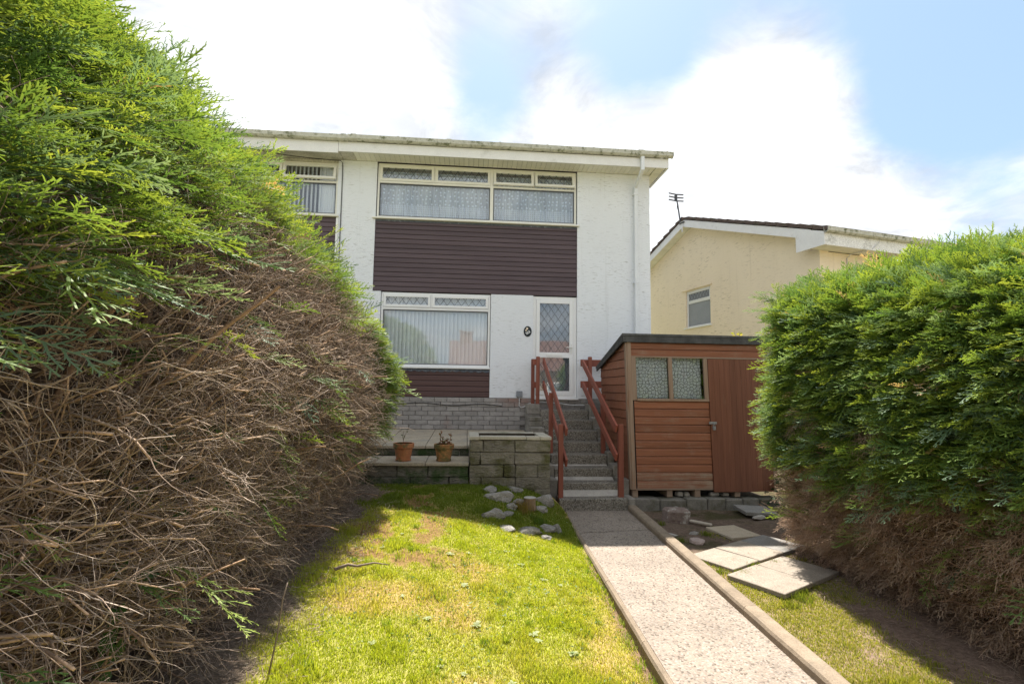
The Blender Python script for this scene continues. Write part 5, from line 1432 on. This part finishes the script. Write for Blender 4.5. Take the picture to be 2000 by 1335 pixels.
# twigs: thick stems, branches, fine dead twigs
def flow(y_, z_, nrm, r2, spread):
    """branches of one limb run alongside each other: direction varies slowly over the hedge face"""
    n_ = len(y_); a = (fnoise(y_, z_, 1.1, 301) - .5) * 2.6 - .25; u_ = (fnoise(y_, z_, .9, 305) - .5) * 1.3 + np.interp(z_, [.3, .9, 1.6, 2.5], [-.10, .05, .38, .50])
    return norm(nrm * .9 + np.stack([.10 + r2.normal(0, spread * .5, n_), a * .55 + r2.normal(0, spread, n_), u_ + r2.normal(0, spread, n_)], -1))


def perp_kick(T_, r2, k):
    v = r2.normal(0, 1, T_.shape); v -= T_ * np.sum(v * T_, -1, keepdims=True); return norm(T_ + norm(v) * k)


N = 2900
y = 1.1 + 5.75 * r_.random(N) ** .9; s_ = 2.9 * r_.random(N); P, Nn = left_surf(y, s_); keep = P[:, 2] < zb_left(y) + np.where(y > 5.9, -.1, .5); y, P, Nn = y[keep], P[keep], Nn[keep]; n = len(y)
L = .26 + .40 * r_.random(n); D = flow(y, P[:, 2], Nn, r_, .22)
PA = grow(r_, P - D * (L * (.72 + .2 * r_.random(n)))[:, None], D, L, 6, .7, .12, .13)
rad = (.0026 + .0040 * r_.random(n) ** 1.6)[:, None] * np.linspace(1.35, .8, 7)[None]
twigs('branches', PA, rad, rgbmix(r_, n, [(.17, .115, .08), (.26, .18, .125), (.36, .27, .20)], .15), hedge_l, M['bark'], 4, 'stuff', np.tile((.52, .36, .24), (n, 1)))
kids = []
for k in range(1, 7):                                            # side twigs fork off every branch
    for rep_ in range(2 if k > 1 else 1):
        T_ = norm(PA[:, k] - PA[:, k - 1]); d = perp_kick(T_, r_, .75 + .3 * rep_); m_ = r_.random(n) < .85
        kids.append(grow(r_, PA[m_, k], d[m_], (.08 + .20 * r_.random(m_.sum()) ** 1.3), 5, .75, -.18, .15))
K_ = np.concatenate(kids); nk = len(K_); rad = (.0011 + .0014 * r_.random(nk) ** 2)[:, None] * np.linspace(1.3, .5, 6)[None]
twigs('dead_twigs', K_, rad, rgbmix(r_, nk, WOODC, .2), hedge_l, M['bark'])
g_ = r_.random(nk) < .45; T_ = norm(K_[g_, 3] - K_[g_, 2]); G_ = grow(r_, K_[g_, 3], perp_kick(T_, r_, .8), .04 + .09 * r_.random(g_.sum()), 3, .6, -.15, .15)
twigs('dead_twigs', G_, np.full((len(G_), 4), .0009), rgbmix(r_, len(G_), WOODC, .2), hedge_l, M['bark'])
N = 5000
y = .9 + 6.05 * r_.random(N) ** .85; s_ = 2.85 * r_.random(N); P, Nn = left_surf(y, s_); keep = P[:, 2] < zb_left(y) + np.where(y > 5.9, -.1, .5); y, P, Nn = y[keep], P[keep], Nn[keep]; n = len(y)
D = flow(y, P[:, 2], Nn, r_, .4); PA = grow(r_, P - Nn * (.15 + .3 * r_.random(n))[:, None], D, .16 + .26 * r_.random(n), 5, .8, -.15, .18)
twigs('dead_twigs', PA, (.0012 + .0014 * r_.random(n) ** 2)[:, None] * np.linspace(1.25, .5, 6)[None], rgbmix(r_, n, WOODC, .2), hedge_l, M['bark'])
N = 80
y = 2.0 + 4.6 * r_.random(N); z0 = .2 + 1.4 * r_.random(N); P0 = np.stack([-1.95 + .35 * r_.random(N), y, z0], -1); D = np.stack([.35 + .5 * r_.random(N), r_.normal(-.1, .45, N), .55 + .5 * r_.random(N)], -1); L = .6 + .6 * r_.random(N)
PA = grow(r_, P0, D, L * .8, 8, .9, .4, .14); rad = (.005 + .006 * r_.random(N) ** 1.5)[:, None] * np.linspace(1.3, .55, 9)[None]
twigs('stems', PA, rad, rgbmix(r_, N, [(.19, .115, .075), (.28, .18, .12)], .12), hedge_l, M['bark'], 4, 'stuff', np.tile((.44, .29, .18), (N, 1)))
N = 22
y = 1.7 + 3.6 * r_.random(N); z0 = .7 + .8 * r_.random(N); P, Nn = left_surf(y, np.interp(z0, LP_Z, seg_l)); P0 = P - Nn * (.30 + .12 * r_.random(N))[:, None]
D = np.stack([.20 + .12 * r_.random(N), .10 + .30 * r_.random(N), .75 + .3 * r_.random(N)], -1); PA = grow(r_, P0, D, .8 + .5 * r_.random(N), 9, .5, .1, .10)
twigs('stems', PA, (.008 + .008 * r_.random(N))[:, None] * np.linspace(1.25, .6, 10)[None], rgbmix(r_, N, [(.24, .155, .105), (.33, .22, .15)], .1), hedge_l, M['bark'], 6, 'stuff')
for k, yy in enumerate(np.arange(1.0, 6.8, .55)):
    x0 = -1.95 + .06 * math.sin(k * 3); pth = [(x0, yy, .1), (x0 + .03 * math.sin(k), yy + .03, 1.0), (x0 - .02, yy - .02, 2.0), (x0 - .08, yy + .04, 3.0)]
    o = MB().tube(pth, [.05, .042, .03, .015], 8).build('trunk', gen('hedge_trunk', (.17, .11, .075), (.27, .18, .125), 20, rough=.95, bump=.8, stretch=(1, 1, .3)) if k == 0 else bpy.data.materials['hedge_trunk'], hedge_l)
# a few ivy leaves in the shade inside
def ivy(name, centers, n_each, spread, parent, seed, size=.05, cols=((.035, .09, .02), (.06, .13, .03))):
    r2 = np.random.default_rng(seed); V = []; Q = []; C = []
    for c in centers:
        for _ in range(n_each):
            p = np.array(c) + r2.normal(0, 1, 3) * np.array(spread); nn = norm(np.array((.8, -.7, .5)) + r2.normal(0, .5, 3)) if parent is hedge_l else norm(np.array((-.3, -.8, .6)) + r2.normal(0, .5, 3))
            a = norm(np.cross(nn, r2.normal(0, 1, 3))); b_ = np.cross(nn, a); s2 = size * (.6 + .7 * r2.random()); b = len(V)
            for ang, rr in ((0, 1), (.7, .45), (1.25, .85), (2.2, .5), (3.14, .35), (4.08, .5), (5.03, .85), (5.58, .45)):
                V.append(p + (a * math.cos(ang) + b_ * math.sin(ang)) * s2 * rr + nn * .004 * math.sin(3 * ang))
            Q += [(b, b + 1, b + 2, b + 3), (b, b + 3, b + 4, b + 5), (b, b + 5, b + 6, b + 7)]
            cc = np.array(cols[0]) + (np.array(cols[1]) - np.array(cols[0])) * r2.random(); C += [cc] * 8
    o = link(bpy.data.objects.new(name, np_mesh(name, np.array(V), None, np.array(Q), M['grass'], np.array(C))), parent)
    o['kind'] = 'stuff'; return o
ivy('ivy_leaves', [(-1.40, 2.35, 1.75), (-1.42, 2.5, 1.45), (-1.40, 2.6, 1.2), (-1.42, 2.35, .85), (-1.45, 2.4, .62), (-1.4, 3.2, 1.9)], 7, (.05, .10, .09), hedge_l, 4, .055)

# ------------------------------------------------------------------ right hedge
RP_Z = np.array([.02, .25, .55, .9, 1.5, 2.1, 2.6, 2.85, 3.0, 3.05])
RP_X = np.array([3.92, 3.80, 3.71, 3.65, 3.61, 3.61, 3.66, 3.78, 4.04, 4.55])
seg_r = np.concatenate([[0], np.cumsum(np.hypot(np.diff(RP_X), np.diff(RP_Z)))])
RY1 = 5.95
def right_surf(y, s_):
    z = np.interp(s_, seg_r, RP_Z); x = np.interp(s_, seg_r, RP_X)
    e = .03; dz = np.interp(s_ + e, seg_r, RP_Z) - np.interp(s_ - e, seg_r, RP_Z); dx = np.interp(s_ + e, seg_r, RP_X) - np.interp(s_ - e, seg_r, RP_X)
    nrm = norm(np.stack([-dz, np.zeros_like(dz), dx], -1)); nrm[:, 2] = np.abs(nrm[:, 2]) * np.where(z > 2.5, 1, .3)
    x = x + (fnoise(y, z, 1.4, 181) - .5) * .26 + (fnoise(y, z, 3.4, 184) - .5) * .10
    z = z + (fnoise(y, x * 0, 1.5, 186) - .5) * .16 * sstep(1.5, 2.8, z) - .12 - .17 * sstep(4.6, 2.6, y) * sstep(1.0, 2.8, z)
    k = sstep(RY1 - .35, RY1 + .02, y); x = x + .30 * k; nrm[:, 1] += 1.3 * k
    return np.stack([x, y, z], -1), norm(nrm)


hedge_r = thing('conifer_hedge', 'dense green conifer hedge right of the path, brown at its foot', 'hedge', (4.0, 4.2, -.1), 'conifer hedges beside the garden')
def end_surf(n, r_):
    """the hedge end that faces the shed"""
    x = 3.74 + 1.5 * r_.random(n); z = 2.95 * r_.random(n) ** .8
    yy = RY1 - .02 + (fnoise(x, z, 2.0, 190) - .5) * .14 - .12 * sstep(.8, .1, z)
    return np.stack([x, yy, z], -1), np.tile((-.1, 1.0, .15), (n, 1))
r_ = np.random.default_rng(15)
N = 13500
y = 1.6 + (RY1 - 1.55) * r_.random(N); s_ = seg_r[-1] * r_.random(N); P, Nn = right_surf(y, s_)
P2, N2 = end_surf(2200, r_); P = np.concatenate([P, P2]); Nn = np.concatenate([Nn, N2]); y = np.concatenate([y, P2[:, 1]]); N = len(y)
zb = np.interp(y, [2, 3, 4, 5, 5.9], [1.02, .98, .86, .82, .95]) + (fnoise(y, y * 0, 2.4, 191) - .5) * .5 + (fnoise(y, P[:, 2], 3.0, 195) - .5) * .55
brownp = (fnoise(y, P[:, 2], 2.1, 197) > .64) & (P[:, 2] < 2.3)
green = ((P[:, 2] > zb) & ~(brownp & (r_.random(N) < .75))) | ((r_.random(N) < .05) & (P[:, 2] > .35))
def spr(sel, protos, cols, tips, mat, name, seed, S0, S1, dmax, droop=0.0):
    n = sel.sum(); p = P[sel] - Nn[sel] * (r_.random(n) ** 1.5 * dmax)[:, None]
    A = Nn[sel] * 1.0 + np.stack([r_.normal(-.05, .22, n), r_.normal(-.30, .42, n), r_.normal(.08 - droop, .26, n)], -1)
    up_ = np.stack([r_.normal(0, .5, n), r_.normal(0, .5, n), np.ones(n)], -1)
    S = S0 + S1 * r_.random(n); c = rgbmix(r_, n, cols, .12); tp_ = rgbmix(r_, n, tips, .10)
    if mat == 'leaf':
        bl = r_.random(n) < .22; c[bl] = rgbmix(r_, bl.sum(), BLUISH); tp_[bl] = rgbmix(r_, bl.sum(), [(.15, .24, .15), (.24, .33, .22)])
        dd = r_.random(n) < .012; c[dd] = rgbmix(r_, dd.sum(), DEADC); tp_[dd] = c[dd] * 1.1
    if mat == 'leaf': c = c * 1.2; tp_ = tp_ * 1.15
    scatter_sprays(name, p, A, up_, S, c, tp_, protos, M[mat], hedge_r, seed)
ny_ = y < 4.4
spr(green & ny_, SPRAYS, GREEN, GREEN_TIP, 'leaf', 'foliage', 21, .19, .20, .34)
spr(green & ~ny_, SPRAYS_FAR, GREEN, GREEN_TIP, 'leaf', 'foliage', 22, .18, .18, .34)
spr(~green & (r_.random(N) < .95), DEADS, DEADC, [(.38, .25, .17), (.50, .37, .27), (.44, .34, .27)], 'dead_leaf', 'dead_foliage', 23, .12, .13, .36, .15)
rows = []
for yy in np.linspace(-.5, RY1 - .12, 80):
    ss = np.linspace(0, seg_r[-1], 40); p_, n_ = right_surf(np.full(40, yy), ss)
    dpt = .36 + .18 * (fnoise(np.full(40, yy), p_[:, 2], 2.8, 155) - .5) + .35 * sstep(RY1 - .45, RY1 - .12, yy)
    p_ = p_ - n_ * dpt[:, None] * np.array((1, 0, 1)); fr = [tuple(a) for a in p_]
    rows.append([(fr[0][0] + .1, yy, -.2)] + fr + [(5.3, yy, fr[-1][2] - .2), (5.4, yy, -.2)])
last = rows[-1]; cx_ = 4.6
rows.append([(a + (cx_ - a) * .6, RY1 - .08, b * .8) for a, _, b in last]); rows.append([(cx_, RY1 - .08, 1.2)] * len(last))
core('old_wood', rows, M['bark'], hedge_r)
N = 5200
y = 1.6 + 4.3 * r_.random(N); s_ = 1.45 * r_.random(N); P, Nn = right_surf(y, s_); L = .16 + .26 * r_.random(N)
D = Nn * .8 + np.stack([r_.normal(0, .25, N), r_.normal(-.1, .6, N), r_.normal(.02, .4, N)], -1)
PA = grow(r_, P - Nn * (.08 + .28 * r_.random(N))[:, None], D, L, 5, .6, -.2, .17); rad = (.0011 + .0017 * r_.random(N) ** 2)[:, None] * np.linspace(1.2, .5, 6)[None]
twigs('dead_twigs', PA, rad, rgbmix(r_, N, [(.20, .125, .09), (.29, .20, .15), (.35, .28, .23)], .18), hedge_r, M['bark'])
N = 260
y = 1.8 + 4.0 * r_.random(N); P0 = np.stack([4.0 + .25 * r_.random(N), y, .05 + .9 * r_.random(N)], -1); D = np.stack([-.7 - .4 * r_.random(N), r_.normal(-.05, .45, N), .3 + .5 * r_.random(N)], -1); L = .35 + .45 * r_.random(N)
PA = grow(r_, P0, D, L, 6, .4, .2, .1); rad = (.003 + .005 * r_.random(N) ** 1.5)[:, None] * np.linspace(1.3, .6, 7)[None]
twigs('branches', PA, rad, rgbmix(r_, N, [(.17, .105, .07), (.26, .17, .12)], .15), hedge_r, M['bark'], 4)
for k, yy in enumerate(np.arange(1.8, 5.8, .6)):
    x0 = 4.15 + .05 * math.sin(k * 2); MB().tube([(x0, yy, -.2), (x0 + .02, yy, .9), (x0, yy + .03, 2.5)], [.05, .04, .015], 8).build('trunk', bpy.data.materials['hedge_trunk'], hedge_r)

iv = thing('ivy_bush', 'dark ivy bush at the right corner of the shed base', 'bush', (4.95, 7.5, 0))
ivy('leaves', [(4.85, 7.55, .10), (5.0, 7.5, .22), (5.1, 7.45, .12), (4.95, 7.6, .3), (5.2, 7.4, .3), (5.15, 7.2, .1), (5.3, 7.5, .4)], 60, (.10, .09, .09), iv, 14, .04, ((.020, .05, .025), (.035, .085, .04)))

# ------------------------------------------------------------------ lawn grass, weeds, fallen twigs
def blades(name, x, y, z, h, wd, c0, c1, seed, lean=.55):
    r2 = np.random.default_rng(seed); n = len(x); th = r2.random(n) * 2 * math.pi; ld = np.stack([np.cos(th), np.sin(th), np.zeros(n)], -1); fa = th + math.pi / 2 + r2.normal(0, .6, n)
    sd_ = np.stack([np.cos(fa), np.sin(fa), np.zeros(n)], -1); ln = lean * r2.random(n); B = np.stack([x, y, z - .004], -1)
    mid = B + np.array((0, 0, 1.0)) * (h * .55)[:, None] + ld * (h * ln * .4)[:, None]; tp_ = B + np.array((0, 0, 1.0)) * (h * (1 - ln * .35))[:, None] + ld * (h * ln * 1.15)[:, None]
    V = np.stack([B - sd_ * wd[:, None], B + sd_ * wd[:, None], mid - sd_ * wd[:, None] * .8, mid + sd_ * wd[:, None] * .8, tp_], 1)
    i = np.arange(n) * 5; T3 = np.concatenate([np.stack([i, i + 1, i + 3], -1), np.stack([i, i + 3, i + 2], -1), np.stack([i + 2, i + 3, i + 4], -1)])
    C = np.stack([c0, c0, (c0 + c1) / 2, (c0 + c1) / 2, c1], 1).reshape(-1, 3)
    o = link(bpy.data.objects.new(name, np_mesh(name, V.reshape(-1, 3), T3, None, M['grass'], C))); return o


r_ = np.random.default_rng(31)
N = 300000
y = 2.3 + 4.95 * r_.random(N) ** 1.25; x = -1.5 + r_.random(N) * 2.95
ok = x < path_l(y) - .005 - .05 * r_.random(N); ok &= r_.random(N) > bare_left(x, y) * 1.05
th_ = np.maximum(thatch(x, y) * .55, moss_brown(x, y) * .88); ok &= r_.random(N) > th_
ok &= ~((r_.random(N) < .75 * sstep(.09, .02, path_l(y) - x)) & (y < 5.5))
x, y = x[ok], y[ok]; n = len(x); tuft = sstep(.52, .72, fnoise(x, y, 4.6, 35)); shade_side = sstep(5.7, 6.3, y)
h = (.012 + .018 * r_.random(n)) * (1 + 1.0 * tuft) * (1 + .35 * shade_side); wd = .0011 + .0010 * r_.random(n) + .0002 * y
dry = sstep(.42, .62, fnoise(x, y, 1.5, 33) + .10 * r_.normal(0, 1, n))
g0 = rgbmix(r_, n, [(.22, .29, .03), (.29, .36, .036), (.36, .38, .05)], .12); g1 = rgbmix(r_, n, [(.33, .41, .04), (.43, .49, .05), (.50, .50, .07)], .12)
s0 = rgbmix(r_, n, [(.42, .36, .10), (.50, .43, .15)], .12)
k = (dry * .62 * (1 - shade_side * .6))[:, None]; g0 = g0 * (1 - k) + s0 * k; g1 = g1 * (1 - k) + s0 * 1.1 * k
shade_green = (shade_side * .65)[:, None]; g0 = g0 * (1 - shade_green) + np.array((.05, .105, .016)) * shade_green; g1 = g1 * (1 - shade_green) + np.array((.09, .16, .025)) * shade_green  # blade colour darkened where the house shadow falls
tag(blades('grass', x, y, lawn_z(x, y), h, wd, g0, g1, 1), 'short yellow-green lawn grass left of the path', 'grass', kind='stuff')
N = 150000
y = 2.5 + 4.0 * r_.random(N) ** 1.1; x = 2.2 + r_.random(N) * 2.0
ok = (x > path_r(y) + .145) & (r_.random(N) < bed_grass(x, y)); 
x, y = x[ok], y[ok]; n = len(x); tuft = sstep(.55, .75, fnoise(x, y, 4.6, 36)); h = (.012 + .016 * r_.random(n)) * (1 + 1.2 * tuft); wd = .0011 + .0010 * r_.random(n) + .0002 * y
g0 = rgbmix(r_, n, [(.18, .22, .035), (.25, .27, .05), (.34, .29, .09)], .12); g1 = g0 * 1.35
EX = []
for cx, cy, rr, m_ in ((2.78, 5.02, .07, 260), (3.02, 5.22, .06, 160), (3.30, 5.30, .04, 90), (2.60, 5.10, .05, 120), (2.52, 5.30, .04, 90), (3.02, 4.50, .10, 320), (3.12, 4.62, .08, 200), (2.45, 5.62, .06, 140), (2.62, 6.1, .05, 90), (3.05, 6.35, .07, 130), (2.66, 6.85, .05, 80), (2.5, 6.6, .04, 60), (2.85, 4.35, .06, 120)):
    EX.append(np.stack([cx + rr * r_.normal(0, .6, m_), cy + rr * r_.normal(0, .6, m_), .04 + .035 * r_.random(m_)], -1))
EX = np.concatenate(EX); ne = len(EX)
gx0 = rgbmix(r_, ne, [(.09, .15, .02), (.15, .19, .03)], .1); gx1 = rgbmix(r_, ne, [(.17, .22, .03), (.24, .27, .05)], .1)
tag(blades('grass', np.r_[x, EX[:, 0]], np.r_[y, EX[:, 1]], np.r_[bed_z(x, y), bed_z(EX[:, 0], EX[:, 1])], np.r_[h, EX[:, 2]], np.r_[wd, np.full(ne, .0022)], np.r_[g0, gx0], np.r_[g1, gx1], 2), 'thin dry grass and tufts between the kerb and the right hedge', 'grass', kind='stuff')
# brown sedge clump in the rockery
n = 240; x = .73 + .055 * r_.normal(0, 1, n); y = 6.50 + .05 * r_.normal(0, 1, n)
tag(blades('grass_clump', x, y, lawn_z(x, y), .07 + .10 * r_.random(n), np.full(n, .0022), rgbmix(r_, n, [(.20, .15, .05), (.28, .20, .07)]), rgbmix(r_, n, [(.30, .20, .06), (.22, .20, .05)]), 3), 'brown and green grass clump in front of the tree stump', 'grass clump')
n = 300; x = .93 + .06 * r_.normal(0, 1, n).clip(-1.3, 1.3); y = 6.33 + .05 * r_.normal(0, 1, n).clip(-1.3, 1.3)
tag(blades('grass_clump', x, y, lawn_z(x, y), .04 + .06 * r_.random(n), np.full(n, .002), rgbmix(r_, n, [(.07, .14, .02), (.10, .17, .03)]), rgbmix(r_, n, [(.12, .20, .03), (.17, .23, .04)]), 4), 'fresh green grass tuft at the right of the rock heap', 'grass clump')

# pale broad-leaved weeds in the lawn
def weed_mesh(seed, n_=9, size=.05, c=((.33, .38, .17), (.44, .48, .27))):
    r2 = np.random.default_rng(seed); V = []; Q = []; C = []
    for k in range(n_):
        a = 2 * math.pi * k / n_ + r2.normal(0, .25); L = size * (.6 + .7 * r2.random()); el = .25 + .5 * r2.random(); d = np.array((math.cos(a), math.sin(a), 0)); s2 = np.array((-d[1], d[0], 0)); b = len(V)
        for t, wv, zz in ((0, .05, 0), (.4, .24, el * .5), (.75, .22, el * .6), (1, .03, el * .45)):
            V += [d * L * t + s2 * L * wv + np.array((0, 0, L * zz)), d * L * t - s2 * L * wv + np.array((0, 0, L * zz))]
        for i in range(3): Q.append((b + 2 * i, b + 2 * i + 1, b + 2 * i + 3, b + 2 * i + 2))
        cc = np.array(c[0]) + (np.array(c[1]) - np.array(c[0])) * r2.random(); C += [cc] * 8
    return np_mesh('weed', np.array(V), None, np.array(Q), M['grass'], np.array(C))
WM = [weed_mesh(s_) for s_ in (3, 5, 8)]
spots = [(-.12, 4.96, 1.3), (.05, 5.05, .8), (.55, 4.95, 1.2), (.02, 4.33, 1.2), (-.08, 4.72, .6), (-.45, 4.02, .9), (-.24, 3.72, 1.0), (.10, 3.72, 1.3), (.50, 3.70, 1.5), (.52, 3.62, 1.0), (.74, 3.52, 1.1), (.72, 4.68, 1.1), (.86, 4.62, .8), (-.55, 3.35, .9), (.08, 3.05, 1.2), (.25, 2.98, 1.0), (.30, 3.12, .8), (-.12, 3.2, .7), (.02, 3.15, .7), (.42, 5.22, .7), (.66, 5.35, .7), (.28, 2.85, 1.2), (.62, 2.82, 1.0), (-.75, 4.9, .9), (-.62, 5.3, .7), (.86, 3.85, .8), (.20, 6.5, .6), (-.6, 6.55, .6)]
for i, (x, y, s_) in enumerate(spots):
    o = link(bpy.data.objects.new('lawn_weed', WM[i % 3]), None, (x, y, float(lawn_z(x, y)) + .008), (0, 0, i * 1.7)); o.scale = (s_ * .62, s_ * .62, s_ * .62)
    tag(o, 'small pale grey-green weed growing flat in the lawn', 'weed', 'pale weeds scattered in the lawn')
# clover and dock leaves, tiny yellow flowers, litter: too many to count
def leaf_scatter(name, x, y, z, size, cols, seed, mat='grass', flat=.5):
    r2 = np.random.default_rng(seed); n = len(x); nn = norm(np.stack([r2.normal(0, flat, n), r2.normal(0, flat, n), np.ones(n)], -1)); a = norm(np.cross(nn, r2.normal(0, 1, (n, 3)))); b_ = np.cross(nn, a); p = np.stack([x, y, z], -1); s2 = size[:, None]
    V = np.stack([p - a * s2, p + b_ * s2 * .55, p + a * s2, p - b_ * s2 * .55], 1).reshape(-1, 3); Q = (np.arange(n) * 4)[:, None] + np.arange(4)[None]
    return link(bpy.data.objects.new(name, np_mesh(name, V, None, Q, M[mat], np.repeat(cols, 4, 0))))
n = 2600; x = -1.0 + 2.4 * r_.random(n); y = 2.4 + 4.4 * r_.random(n); ok = (fnoise(x, y, 2.6, 131) > .50) & (x < path_l(y) - .03) & (bare_left(x, y) < .5); x, y = x[ok], y[ok]; n = len(x)
tag(leaf_scatter('clover', x, y, lawn_z(x, y) + .018 + .014 * r_.random(n), .006 + .010 * r_.random(n), rgbmix(r_, n, [(.10, .18, .03), (.17, .25, .07), (.24, .30, .16)], .1), 7), 'small clover leaves spread through the lawn', 'clover', kind='stuff')
n = 46; x = np.r_[.86 + .16 * r_.normal(0, 1, 26), .2 + .5 * r_.normal(0, 1, 20)]; y = np.r_[3.95 + .10 * r_.normal(0, 1, 26), 4.2 + .8 * r_.normal(0, 1, 20)]; ok = x < path_l(y) - .03; x, y = x[ok], y[ok]; n = len(x)
tag(leaf_scatter('yellow_flowers', x, y, lawn_z(x, y) + .045, np.full(n, .008), rgbmix(r_, n, [(.65, .50, .02), (.72, .58, .04)], .05), 8, 'grass', .3), 'tiny yellow flowers in the lawn near the path', 'flowers', kind='stuff')
n = 2600; y = 2.0 + 5.0 * r_.random(n); x = -1.45 + .6 * r_.random(n); P = np.stack([x, y, lawn_z(x, y) + .006], -1); D = np.stack([r_.normal(0, 1, n), r_.normal(0, 1, n), r_.normal(0, .12, n)], -1)
y2 = 2.2 + 3.6 * r_.random(1100); x2 = 3.15 + .8 * r_.random(1100) ; P2 = np.stack([x2, y2, bed_z(x2, y2) + .006], -1); P = np.concatenate([P, P2]); D = np.concatenate([D, np.stack([r_.normal(0, 1, 1100), r_.normal(0, 1, 1100), r_.normal(0, .12, 1100)], -1)]); n = len(P)
lit = twigs('fallen_twigs', grow(r_, P, D, .03 + .08 * r_.random(n), 2, .3, 0, .1), np.full((n, 3), .0014), rgbmix(r_, n, WOODC, .2), None, M['bark'])
tag(lit, 'fallen twigs lying on the bare soil under both hedges', 'twigs')
for lab, pth, rd in (('thick bent dead branch lying on the soil edge of the lawn', [(-1.02, 4.28, .32), (-.93, 4.34, .335), (-.85, 4.30, .335), (-.74, 4.42, .32), (-.62, 4.43, .30)], [.014, .012, .010, .007, .004]),
                     ('thin dead twig standing upright by the left hedge foot', [(-1.02, 2.95, .24), (-1.0, 2.99, .42), (-.985, 3.0, .60), (-.97, 3.02, .68)], [.005, .0045, .004, .003])):
    me = MB().tube(pth, rd, 7).mesh('dead_branch', M['bark'], True); a = me.attributes.new('Col', 'FLOAT_COLOR', 'POINT'); a.data.foreach_set('color', np.tile(np.array((.24, .185, .14, 1), np.float32), (len(me.vertices), 1)).ravel())
    tag(link(bpy.data.objects.new('dead_branch', me)), lab, 'branch')

# taller tufts, dead bits and fallen leaves that break up lawn, path and slabs
r_ = np.random.default_rng(77)
X = []; 
for _ in range(170):
    cy = 2.5 + 4.4 * r_.random() ** 1.2; cx = -1.0 + 2.3 * r_.random()
    if cx > path_l(cy) - .04 or bare_left(np.array([cx]), np.array([cy]))[0] > .8: continue
    m_ = r_.integers(14, 46); rr = .012 + .022 * r_.random(); X.append(np.stack([cx + rr * r_.normal(0, 1, m_), cy + rr * r_.normal(0, 1, m_), (.030 + .035 * r_.random()) * (.6 + .6 * r_.random(m_)), np.full(m_, r_.random())], -1))
for _ in range(60):                                             # tufts that hang over the edging
    cy = 2.6 + 4.2 * r_.random(); cx = path_l(cy) - .015; m_ = r_.integers(10, 30); X.append(np.stack([cx + .012 * r_.normal(0, 1, m_), cy + .03 * r_.normal(0, 1, m_), .02 + .035 * r_.random(m_), np.full(m_, r_.random())], -1))
X = np.concatenate(X); n = len(X); k = X[:, 3:4]; shd = sstep(5.8, 6.3, X[:, 1])[:, None] * .5  # tufts within the house shadow get a darker colour too
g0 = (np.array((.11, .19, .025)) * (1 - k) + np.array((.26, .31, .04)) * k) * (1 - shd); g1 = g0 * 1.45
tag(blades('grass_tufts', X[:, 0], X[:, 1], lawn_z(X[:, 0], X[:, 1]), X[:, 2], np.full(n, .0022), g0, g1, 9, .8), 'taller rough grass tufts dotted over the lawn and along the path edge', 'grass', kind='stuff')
n = 2600; y = 2.4 + 4.6 * r_.random(n); x = -1.2 + 2.5 * r_.random(n); ok = (x < path_l(y) - .02) & (r_.random(n) < .25 + .75 * np.maximum(thatch(x, y), bare_left(x, y))); x, y = x[ok], y[ok]; z = lawn_z(x, y) + .010 + .012 * r_.random(len(x))
n2 = 150; y2 = 2.8 + 4.6 * r_.random(n2); x2 = path_l(y2) + .08 + (path_r(y2) - path_l(y2) - .10) * r_.random(n2) ** .6; z2 = np.full(n2, .005)
n3 = 70; q_ = r_.random((n3, 2)); x3 = 2.62 + .95 * q_[:, 0]; y3 = 4.95 + .55 * q_[:, 0] + .45 * (q_[:, 1] - .3); z3 = np.full(n3, -.012)
x = np.r_[x, x2, x3]; y = np.r_[y, y2, y3]; z = np.r_[z, z2, z3]; n = len(x)
tag(leaf_scatter('leaf_litter', x, y, z, .003 + .007 * r_.random(n) ** 2, rgbmix(r_, n, [(.10, .065, .04), (.20, .13, .08), (.32, .24, .15)], .2), 12, 'dead_leaf', .25), 'brown leaf bits scattered on the lawn, the path and the slabs', 'leaf litter', kind='stuff')
